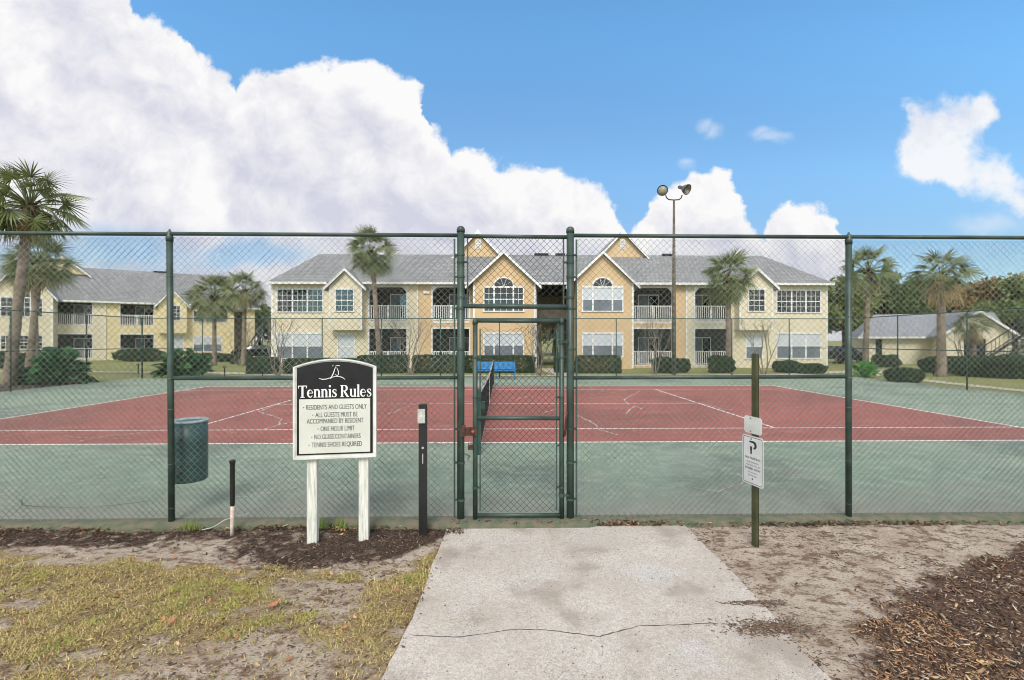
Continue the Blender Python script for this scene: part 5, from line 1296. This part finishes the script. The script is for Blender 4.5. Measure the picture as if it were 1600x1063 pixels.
# corner of a tall building at the far right
B = Bld('apartment_building', P(1583, 531, 52).x, 52, R(-50), 'pale apartment building whose roof corner enters at the right edge above the trees', 'building', 'apartment buildings')
zt = B.z(1590, 432); wall(B, .6, 14, -.1, zt, M['cream'])
MB().poly([(.6, 0, -.1), (.6, 10, -.1), (.6, 10, zt), (.6, 0, zt)]).build('side_wall', M['cream'], B.e)
hip_roof(B, -.1, 15, -.7, 11, zt+.05, zt+3.0, 4.5, 12, 5, M['shinglelight']); gutter(B, -.1, 15, -.7, zt+.06)

# ------------------------------------------------------------------ parked cars glimpsed between the buildings
def make_car(label, X, Y, rz):
    e = empty('parked_car', (X, Y, -.05), rz, label, 'car', 'parked dark cars')
    prof = [(-2.2, .35), (-2.25, .75), (-2.1, .95), (-1.2, 1.02), (-.6, 1.42), (.7, 1.45), (1.5, 1.02), (2.15, .98), (2.25, .6), (2.2, .35)]
    b = MB(); n = len(prof)
    for y, k in ((-.88, 1), (-.80, 1)): pass
    rings = []
    for y, top in ((-.86, 0), (-.90, 1), (.90, 1), (.86, 0)):
        rings.append([(x, y*(.82 if z > 1.1 else 1), z) for x, z in prof])
    vs = [p for r_ in rings for p in r_]; fs = [(i*n+k, i*n+(k+1) % n, (i+1)*n+(k+1) % n, (i+1)*n+k) for i in range(3) for k in range(n)] + [tuple(range(n))[::-1], tuple(range(3*n, 4*n))]
    b.add(vs, fs); b.build('body', M['carpaint'], e)
    gl = MB()
    for s_ in (-1, 1): gl.poly([(-1.05, s_*.905, 1.05), (1.3, s_*.905, 1.05), (.65, s_*.76, 1.38), (-.55, s_*.76, 1.38)][::s_])
    gl.build('side_window', M['glass'], e)
    for x in (-1.4, 1.4):
        for s_ in (-1, 1):
            Mx = Matrix.Translation((x, s_*.82, .34)) @ Matrix.Rotation(R(90), 4, 'X')
            w0 = MB().lathe([(.2, -.1), (.33, -.1), (.34, -.06), (.34, .06), (.33, .1), (.2, .1)], 18, Mx).build('wheel', M['tyre'], e)
            MB().lathe([(.0001, -.115), (.2, -.11), (.2, .11), (.0001, .115)], 12, Mx).build('rim', M['galv'], w0)
    for s_ in (-1, 1): MB().box(2.2, 2.27, s_*.62-.16, s_*.62+.16, .66, .8).build('headlight', M['sandgrey'], e)
make_car('dark parked car partly hidden between the left building and the long central one', P(402, 531, 50).x, 50, R(20))
make_car('dark parked car half visible just right of the long central building', P(1312, 531, 41).x, 41, R(80))

# ------------------------------------------------------------------ plants
def quads_np(c, dirs, L, Wd, seed=0):
    """leaf quads: centre, direction, length, width"""
    r = np.random.default_rng(seed); m = len(c); t = r.normal(size=(m, 3)); s_ = np.cross(dirs, t); s_ /= np.linalg.norm(s_, axis=1)[:, None]+1e-9
    a = dirs*(L/2)[:, None]; b = s_*(Wd/2)[:, None]
    v = np.stack([c-a, c-a*.1+b, c+a, c-a*.1-b], 1).reshape(-1, 3); f = np.arange(4*m).reshape(m, 4)
    return v, f
def unit(n, r):
    d = r.normal(size=(n, 3)); return d/np.linalg.norm(d, axis=1)[:, None]
def palm_crown(seed, nf, e_hi, e_lo, dens=21, droop=.18, spread=1.0):
    r = np.random.default_rng(seed); V = []; Fc = []; pet = MB()
    for i in range(nf):
        az = i*2.39996+r.normal(0, .2); q_ = (i+.5)/nf; e = R(e_hi+(e_lo-e_hi)*q_**.85+r.normal(0, 7)); rl = r.uniform(.85, 1.12)*spread
        h = np.array([math.cos(az), math.sin(az), 0]); up = np.array([0, 0, 1.])
        a0 = h*math.cos(e)+up*math.sin(e); Lp = 1.12*rl*(1.05 if e > 0 else .9)
        p1 = a0*Lp-up*.10*math.cos(e)*Lp; pet.tube([(0, 0, 0), tuple(p1*.5+up*.03), tuple(p1)], [.03, .02, .015], 4, False)
        e2 = e-R(18+12*math.cos(e)); a = h*math.cos(e2)+up*math.sin(e2); s_ = np.cross(a, up)
        if np.linalg.norm(s_) < .1: s_ = np.array([-math.sin(az), math.cos(az), 0])
        s_ /= np.linalg.norm(s_); n_ = np.cross(s_, a)
        if n_[2] < 0: n_ = -n_
        tw = r.normal(0, .6); s_, n_ = s_*math.cos(tw)+n_*math.sin(tw), n_*math.cos(tw)-s_*math.sin(tw)
        for j in range(dens):
            th = R(-118+236*j/(dens-1))+r.normal(0, .03); L = rl*(.60+.30*math.cos(th*.8))*r.uniform(.9, 1.08)
            d = a*math.cos(th)+s_*math.sin(th)-n_*.22*abs(math.sin(th)); d /= np.linalg.norm(d)
            wdir = np.cross(d, n_); wdir /= np.linalg.norm(wdir)+1e-9; b0 = len(V)
            for t, ww in ((0., .25), (.3, 1.), (.62, .8), (1., .08)):
                p = p1+d*L*t-up*L*droop*t*t*(.35+.65*abs(math.cos(e2))); k = .024*ww
                V.append(p-wdir*k); V.append(p+wdir*k-n_*k*.8)
            Fc += [(b0+2*k, b0+2*k+1, b0+2*k+3, b0+2*k+2) for k in range(3)]
    b0 = len(V); V = [tuple(x) for x in V]+pet.v; Fc += [tuple(b0+i for i in f) for f in pet.f if len(f) == 4]
    return np.array(V), np.array(Fc)
crowns = [npmesh('crown', *palm_crown(s_, n_, 84, lo_), M['frond'], link=False) for s_, n_, lo_ in ((1, 44, -42), (2, 58, -50), (3, 34, -24))]
deads = [npmesh('dry_fronds', *palm_crown(s_, n_, -20, -75, 17, .6, .92), M['dead'], link=False) for s_, n_ in ((11, 4), (12, 14))]
def palm(base, top, rad, variant, dead, rt, label, rz=0., lean=0.):
    """base (x,y,z), top = crown centre"""
    e = empty('palm_tree', base, 0, label, 'palm tree', 'sabal palms around the court')
    t = Vector(top)-Vector(base); n = 30; pts = []; rr = []
    for i in range(n+1):
        k = i/n; pts.append((t.x*(k+lean*math.sin(math.pi*k)), t.y*k, t.z*k-(.15 if i == 0 else 0))); rr.append(rt*(1.28-.32*min(1, k*2.5)+.06*math.sin(i*2.7))*(1.12 if k > .93 else 1))
    MB().tube(pts, rr, 12).build('trunk', M['trunk'], e, True)
    bo = MB(); rb_ = random.Random(variant+7)
    for i in range(30):
        az = i*2.4; z_ = t.z-.9*rad/2*(1-i/30)*1.0-.05; x_, y_ = t.x*z_/t.z, t.y*z_/t.z; l = .26*rad/2*rb_.uniform(.7, 1.3)
        bo.tube([(x_, y_, z_), (x_+math.cos(az)*l*1.1, y_+math.sin(az)*l*1.1, z_+l*1.2)], [.07*rad/2, .04*rad/2], 4)
    bo.build('leaf_bases', M['boots'], e)
    s_ = rad/2.0
    o = put(crowns[variant], 'crown', e, t, rz, (s_, s_, s_))
    if dead is not None: put(deads[dead], 'dry_fronds', e, (t.x, t.y, t.z-.05), rz+1, (s_, s_, s_))
    return e
def palm_px(bx, by, tx_, ty, rpx, Y, variant, dead, rt, label, rz=0, lean=0., z=-.05):
    b = P(bx, by, Y); t = P(tx_, ty, Y); palm((b.x, Y, z), (t.x, Y, t.z), rpx*Y/F, variant, dead, rt, label, rz, lean)
palm_px(14, 600, 47, 322, 75, 21.0, 1, 0, .19, 'tallest leaning palm at the left edge, its crown high above the fence rail', 2.2, -.03)
palm_px(43, 575, 62, 412, 56, 24.0, 0, 0, .15, 'shorter palm with crown below the rail, just right of the tallest leaning palm', .4, .02)
palm_px(58, 575, 52, 428, 48, 25.5, 2, 0, .13, 'slimmest palm at the left, trunk close behind the two others', 2.0, .0)
palm_px(335, 566, 335, 466, 44, 38.0, 1, 0, .15, 'left of the two short palms in front of the left yellow building', 1.0)
palm_px(381, 566, 382, 456, 40, 37.0, 0, 0, .16, 'right of the two short palms beside the entrance tower of the left building', 4.0)
palm_px(594, 581, 581, 396, 46, 30.0, 1, None, .15, 'palm with thin leaning trunk before the left half of the central building', 3.3, -.02)
palm_px(1139, 580, 1137, 438, 52, 30.0, 1, None, .17, 'bushy palm before the right half of the central building', 5.2)
palm_px(1352, 580, 1357, 424, 50, 33.0, 0, 0, .17, 'palm with open crown just right of the right fence corner post', 1.7)
palm_px(1471, 592, 1470, 432, 54, 25.5, 2, 1, .20, 'stout palm with a tan skirt of dead fronds in front of the storage building', .2)
palm_px(1522, 586, 1520, 510, 31, 27.0, 2, 1, .14, 'low half withered palm before the storage building doorway', 2.9)

def tree(X, Y, h, cw, label, mat='tree', seed=0, nleaf=10000, ls=.42, group='broad leaved trees behind the buildings'):
    r = np.random.default_rng(seed); e = empty('broadleaf_tree', (X, Y, -.06), 0, label, 'tree', group)
    tk = MB(); th = h*.4; tk.tube([(0, 0, -.1), (.1, 0, th*.5), (0, .1, th)], [.28, .22, .17], 8)
    cl = []
    for i in range(15):
        az = i*2.4+r.normal(0, .3); k = r.uniform(.25, 1); rr = cw/2*(.25+.62*math.sqrt(k))*r.uniform(.7, 1.05); zc = h*(.42+.5*r.random())*(1-.12*(rr/(cw/2))**2)
        c_ = np.array([rr*math.cos(az), rr*math.sin(az), zc]); cl.append((c_, r.uniform(.14, .24)*cw))
        tk.tube([(0, .1, th*.9), tuple(c_*[.45, .45, 1]*[1, 1, .8]), tuple(c_)], [.12, .07, .03], 5, False)
    cl.append((np.array([0, 0, h*.9]), .2*cw))
    tk.build('trunk', M['darkbark'], e)
    C_, D_ = [], []
    for c_, rd_ in cl:
        m = nleaf//len(cl); d = unit(m, r); rad_ = rd_*(r.random(m)**.45)*(1+.25*np.sin(d[:, 0]*5+d[:, 1]*7))
        C_.append(c_+d*rad_[:, None]*[1, 1, .78]); dd_ = d+unit(m, r)*.9; D_.append(dd_/np.linalg.norm(dd_, axis=1)[:, None])
    c_ = np.concatenate(C_); d_ = np.concatenate(D_); L = r.uniform(.6, 1.3, len(c_))*ls
    v, f = quads_np(c_, d_, L, L*.55, seed); npmesh('crown', v, f, M[mat], e)
def tpx(px_, top, Y, cw, label, mat='tree', seed=0, **k): p = P(px_, top, Y); tree(p.x, Y, p.z, cw, label, mat, seed, **k)
tpx(1318, 432, 52, 6.5, 'dense green tree just right of the central building roof', 'treeolive', 3)
tpx(1385, 428, 54, 8, 'dark green tree between the open palm and the stout palm', 'tree', 4)
tpx(1430, 436, 58, 8, 'dark green tree directly behind the stout palm crown', 'tree', 5)
tpx(1345, 448, 60, 8, 'dark tree low behind the right fence corner post', 'tree', 12)
tpx(1500, 446, 55, 7, 'russet tinged tree right of the stout palm', 'treerust', 6)
tpx(1545, 436, 50, 6.5, 'olive and russet tree over the storage building ridge', 'treerust', 7)
tpx(1585, 432, 47, 7, 'bright olive tree at the right edge below the roof corner', 'treeolive', 8)
tpx(1640, 450, 48, 8, 'green tree leaving the frame at the right', 'tree', 9)
tpx(1460, 440, 62, 9, 'broad dark tree filling the gap behind the stout palm trunk', 'tree', 15)
tpx(1525, 452, 60, 8, 'dark tree between the russet trees and the storage building gable', 'tree', 16)
tpx(405, 478, 62, 7, 'small grey green tree in the gap left of the central building', 'tree', 10)
tpx(865, 470, 60, 9, 'green tree seen through the open passage of the central building', 'treeolive', 11)
for i, (X, Y, h) in enumerate([(-62, 80, 9), (-48, 84, 8), (-8, 82, 7), (12, 84, 7), (52, 66, 9), (64, 72, 10)]):
    pass

def hedge(name, x0, x1, ytop, ybase, Y, depth, label, cat='hedge', mat='hedge', seed=0, rounded_=.25, nd=1300, ls=.095, group='clipped hedges and shrubs'):
    a, b = P(x0, 560, Y).x, P(x1, 560, Y).x; h = P(0, ytop, Y).z+.05; e = empty(name, ((a+b)/2, Y+depth/2, -.06), 0, label, cat, group); wd = b-a
    r = np.random.default_rng(seed); 
    n = int((wd*h*2+depth*h*2+wd*depth)*nd)
    p = r.uniform(-1, 1, (n, 3)); ax_ = r.choice(3, n, p=np.array([depth*h, wd*h*1.3, wd*depth])/(depth*h+wd*h*1.3+wd*depth)); sg = np.where(r.random(n) < .5, -1, 1)
    p[np.arange(n), ax_] = sg*r.uniform(.86, 1.03, n)
    k = 1-rounded_; q_ = np.abs(p); over = np.clip(q_-k, 0, None)/(1-k); nr = np.linalg.norm(over, axis=1); p = np.where((nr > 1)[:, None], np.sign(p)*(k+(1-k)*over/np.maximum(nr, 1)[:, None])*1.0*(q_ > k)+p*(q_ <= k), p)
    bump_ = 1+(.10 if rounded_ < .5 else .28)*(fbm(p[:, 0]*wd+9, p[:, 1]+p[:, 2]*2+5, 1.4, seed+500)-.5)*2
    c_ = p*[wd/2, depth/2, h/2]*bump_[:, None]+[0, 0, h/2]; c_[:, 2] = np.clip(c_[:, 2], .03, None)
    d = unit(n, r)+p*.6; d /= np.linalg.norm(d, axis=1)[:, None]; L = r.uniform(.6, 1.3, n)*ls
    v, f = quads_np(c_, d, L, L*.6, seed); npmesh('foliage', v, f, M[mat], e)
    co = MB()
    if rounded_ < .5: co.box(-wd/2*.86, wd/2*.86, -depth/2*.84, depth/2*.84, 0, h*.88)
    else: co.lathe([(.40, 0), (.62, .2), (.66, .45), (.5, .68), (.0001, .76)], 12, Matrix.Diagonal((wd/2, depth/2, h, 1))); co.build('stems_and_core', M['core'], e)  # solid dark core stands in for the shaded inside of the shrub
hd = [(383, 424, 560, 28.2, 1.2, 'short clipped hedge right of the left building stairs'), (440, 556, 561, 28.4, 1.1, 'clipped hedge behind the arched top of the rules sign'),
      (558, 634, 556, 28.6, 1.2, 'clipped hedge right of the rules sign below the thin leaning palm'), (643, 716, 556, 28.6, 1.2, 'clipped hedge just left of the gate posts'),
      (722, 836, 557, 28.8, 1.2, 'long clipped hedge behind the blue bench'), (868, 897, 558, 28.8, 1.1, 'short hedge beside the open passage, behind the right gate post'),
      (902, 972, 557, 28.4, 1.2, 'clipped hedge below the right central gable')]
for i, (a, b, t_, Y_, d_, lb) in enumerate(hd): hedge('hedge', a, b, t_, 584, Y_, d_, lb, seed=20+i)
sh = [(1026, 1056, 560, 28.4, 1.0, 'round shrub just left of the floodlight pole'), (1058, 1081, 561, 28.8, 1.0, 'round shrub just right of the floodlight pole'), (1114, 1152, 558, 28.4, 1.2, 'round shrub at the foot of the bushy palm'),
      (1218, 1258, 566, 28.6, 1.0, 'low loose shrub under the lower right windows, left one'), (1250, 1296, 571, 27.6, 1.0, 'low spreading shrub at the right corner of the central building'),
      (1378, 1412, 556, 34.0, 1.2, 'dark shrub beside the storage building door'), (1404, 1450, 579, 21.4, 1.0, 'low dark shrub against the right end fence'),
      (1468, 1512, 560, 27.5, 1.6, 'dark shrub at the foot of the stout palm'), (1526, 1578, 560, 24.8, 1.8, 'large dark shrub under the iron staircase'), (1570, 1640, 558, 23.6, 2.0, 'largest dark shrub at the right edge'),
      (0, 56, 577, 21.4, 1.6, 'low dark shrub around the foot of the tallest palm'), (-40, 60, 552, 34.0, 1.4, 'dark shrub row below the left building gable'), (174, 246, 546, 44.5, 1.4, 'clipped hedge below the left building balcony'), (300, 356, 553, 43.5, 1.3, 'clipped hedge below the left building triple windows'), (356, 384, 552, 40, 1.3, 'dark shrub below the entrance tower')]
for i, (a, b, t_, Y_, d_, lb) in enumerate(sh): hedge('shrub', a, b, t_, 584, Y_, d_, lb, 'shrub', seed=50+i, rounded_=.75, nd=650 if Y_ > 32 else 900, ls=.15)

def broad_plant(px_, Y, wpx, toppx, label, mat='broad', seed=0, n=46):
    p = P(px_, 560, Y); R0 = wpx*Y/F/2; H0 = P(px_, toppx, Y).z+.05; e = empty('broad_leaved_plant', (p.x, Y, -.06), 0, label, 'plant', 'big leaved plants by the fence')
    r = random.Random(seed); st_ = MB(); V = []; Fc = []
    for i in range(int(n*2.6)):
        az = r.uniform(0, 6.283); el = math.asin(r.uniform(.02, 1)); k = r.uniform(.45, 1)**.6
        out = Vector((math.cos(az)*math.cos(el), math.sin(az)*math.cos(el), math.sin(el)))
        p1 = Vector((out.x*R0*k*.8, out.y*R0*k*.8, out.z*H0*k*.72+.12)); p0 = Vector((math.cos(az)*.15, math.sin(az)*.15, 0))
        st_.tube([p0, (p0+p1)*.5+Vector((0, 0, .12)), p1], [.022, .016, .010], 4, False)
        a = (out*.8+Vector((r.gauss(0, .4), r.gauss(0, .4), .35+r.gauss(0, .3)))).normalized(); s_ = a.cross(Vector((r.gauss(0, .3), r.gauss(0, .3), 1))).normalized(); n_ = s_.cross(a)
        ll = r.uniform(.40, .72)*min(1.1, H0/1.5); b0 = len(V); w_ = ll*r.uniform(.24, .34)
        for j in range(6):
            t = j/5; c_ = p1+a*ll*t-Vector((0, 0, 1))*ll*.38*t*t; ww = w_*math.sin(math.pi*min(1, .14+t*.86))**.7
            V += [tuple(c_-s_*ww+n_*ww*.3), tuple(c_), tuple(c_+s_*ww+n_*ww*.3)]
        Fc += [(b0+3*j+q, b0+3*j+q+1, b0+3*j+q+4, b0+3*j+q+3) for j in range(5) for q in (0, 1)]
    st_.build('stems_and_core', M[mat], e); npmesh('leaves', V, Fc, M[mat], e)
broad_plant(88, 21.6, 74, 538, 'glossy big leaved plant outside the left end fence beside the palm trunks', seed=1, n=60)
broad_plant(288, 25.6, 80, 536, 'largest glossy big leaved plant behind the left line post', seed=2, n=64)
broad_plant(1352, 25.2, 36, 560, 'bright green big leaved plant at the right back corner of the court', 'broadbright', 3, 34)
broad_plant(1390, 38, 20, 556, 'small dark big leaved plant near the storage building door', 'broad', 4, 26)

def bare_tree(px_, Y, toppx, wpx, label, seed=0, leaves=40):
    p = P(px_, 560, Y); H0 = P(px_, toppx, Y).z; R0 = wpx*Y/F/2; e = empty('bare_tree', (p.x, Y, -.06), 0, label, 'tree', 'bare crape myrtles along the building')
    r = random.Random(seed); mb = MB(); tips = []
    def grow(p0, d, L, rad, lv):
        p1 = p0+d*L*.5+Vector((r.gauss(0, .05), r.gauss(0, .05), 0))*L; p2 = p1+(d+Vector((r.gauss(0, .12), r.gauss(0, .12), .12))).normalized()*L*.5
        mb.tube([p0, p1, p2], [rad, rad*.82, rad*.68], 6 if lv < 2 else 4, False)
        if lv == 4 or p2.z > H0: tips.append(p2); return
        for k in range(2 if lv else 3 if r.random() < .4 else 2):
            az = r.uniform(0, 6.28); sp = .42 if lv < 3 else .6
            grow(p2, (d+Vector((math.cos(az), math.sin(az), .15))*sp*r.uniform(.6, 1.2)).normalized(), L*r.uniform(.62, .85), rad*.62, lv+1)
    for k in range(4):
        az = k*1.6+r.uniform(-.4, .4); grow(Vector((math.cos(az)*.1, math.sin(az)*.1, -.05)), Vector((math.cos(az)*.2, math.sin(az)*.2, 1)).normalized(), H0*.36, .040, 0)
    mb.build('trunk', M['bark'], e, True)
    rr = np.random.default_rng(seed); tp = np.array([t[:] for t in tips]); c_ = tp[rr.integers(0, len(tp), leaves)]+rr.normal(0, .08, (leaves, 3)); d_ = unit(leaves, rr); L = rr.uniform(.05, .1, leaves)
    v, f = quads_np(c_, d_, L, L*.6, seed); npmesh('seed_heads', v, f, M['dead'], e)
bare_tree(434, 27.0, 497, 50, 'bare crape myrtle at the left corner of the central building', 1)
bare_tree(641, 27.2, 500, 50, 'bare crape myrtle between the two clipped hedges left of the gate', 2)
bare_tree(842, 26.6, 505, 60, 'pale trunked bare crape myrtle seen through the gate', 3, 70)
bare_tree(1022, 27.4, 497, 60, 'bare crape myrtle left of the floodlight pole', 4)
bare_tree(1193, 27.2, 498, 60, 'bare crape myrtle right of the no parking sign post top', 5)
bare_tree(1508, 27.5, 498, 40, 'bare crape myrtle at the storage building doorway', 6)
bare_tree(372, 38, 508, 34, 'thin bare tree in front of the left building entrance tower', 7, 90)
# small black path lights in the grass
for x_, y0_, lb in ((216, 566, 'small black bollard light on the lawn left of the big fence post'), (351, 571, 'small black bollard light on the lawn right of the big leaved plant'), (1466, 571, 'small black bollard light at the foot of the storage building')):
    q = G(x_, y0_+18, -.05) if x_ < 1000 else G(x_, 589, -.05)
    e = empty('bollard_light', (q.x, max(q.y, 25.6), -.06), 0, lb, 'lamp', 'bollard lights')
    MB().tube([(0, 0, 0), (0, 0, .55)], .03, 8).build('pole', M['rail'], e); MB().lathe([(.03, .5), (.10, .52), (.10, .56), (.0001, .62)], 12).build('lamp_cap', M['rail'], e)
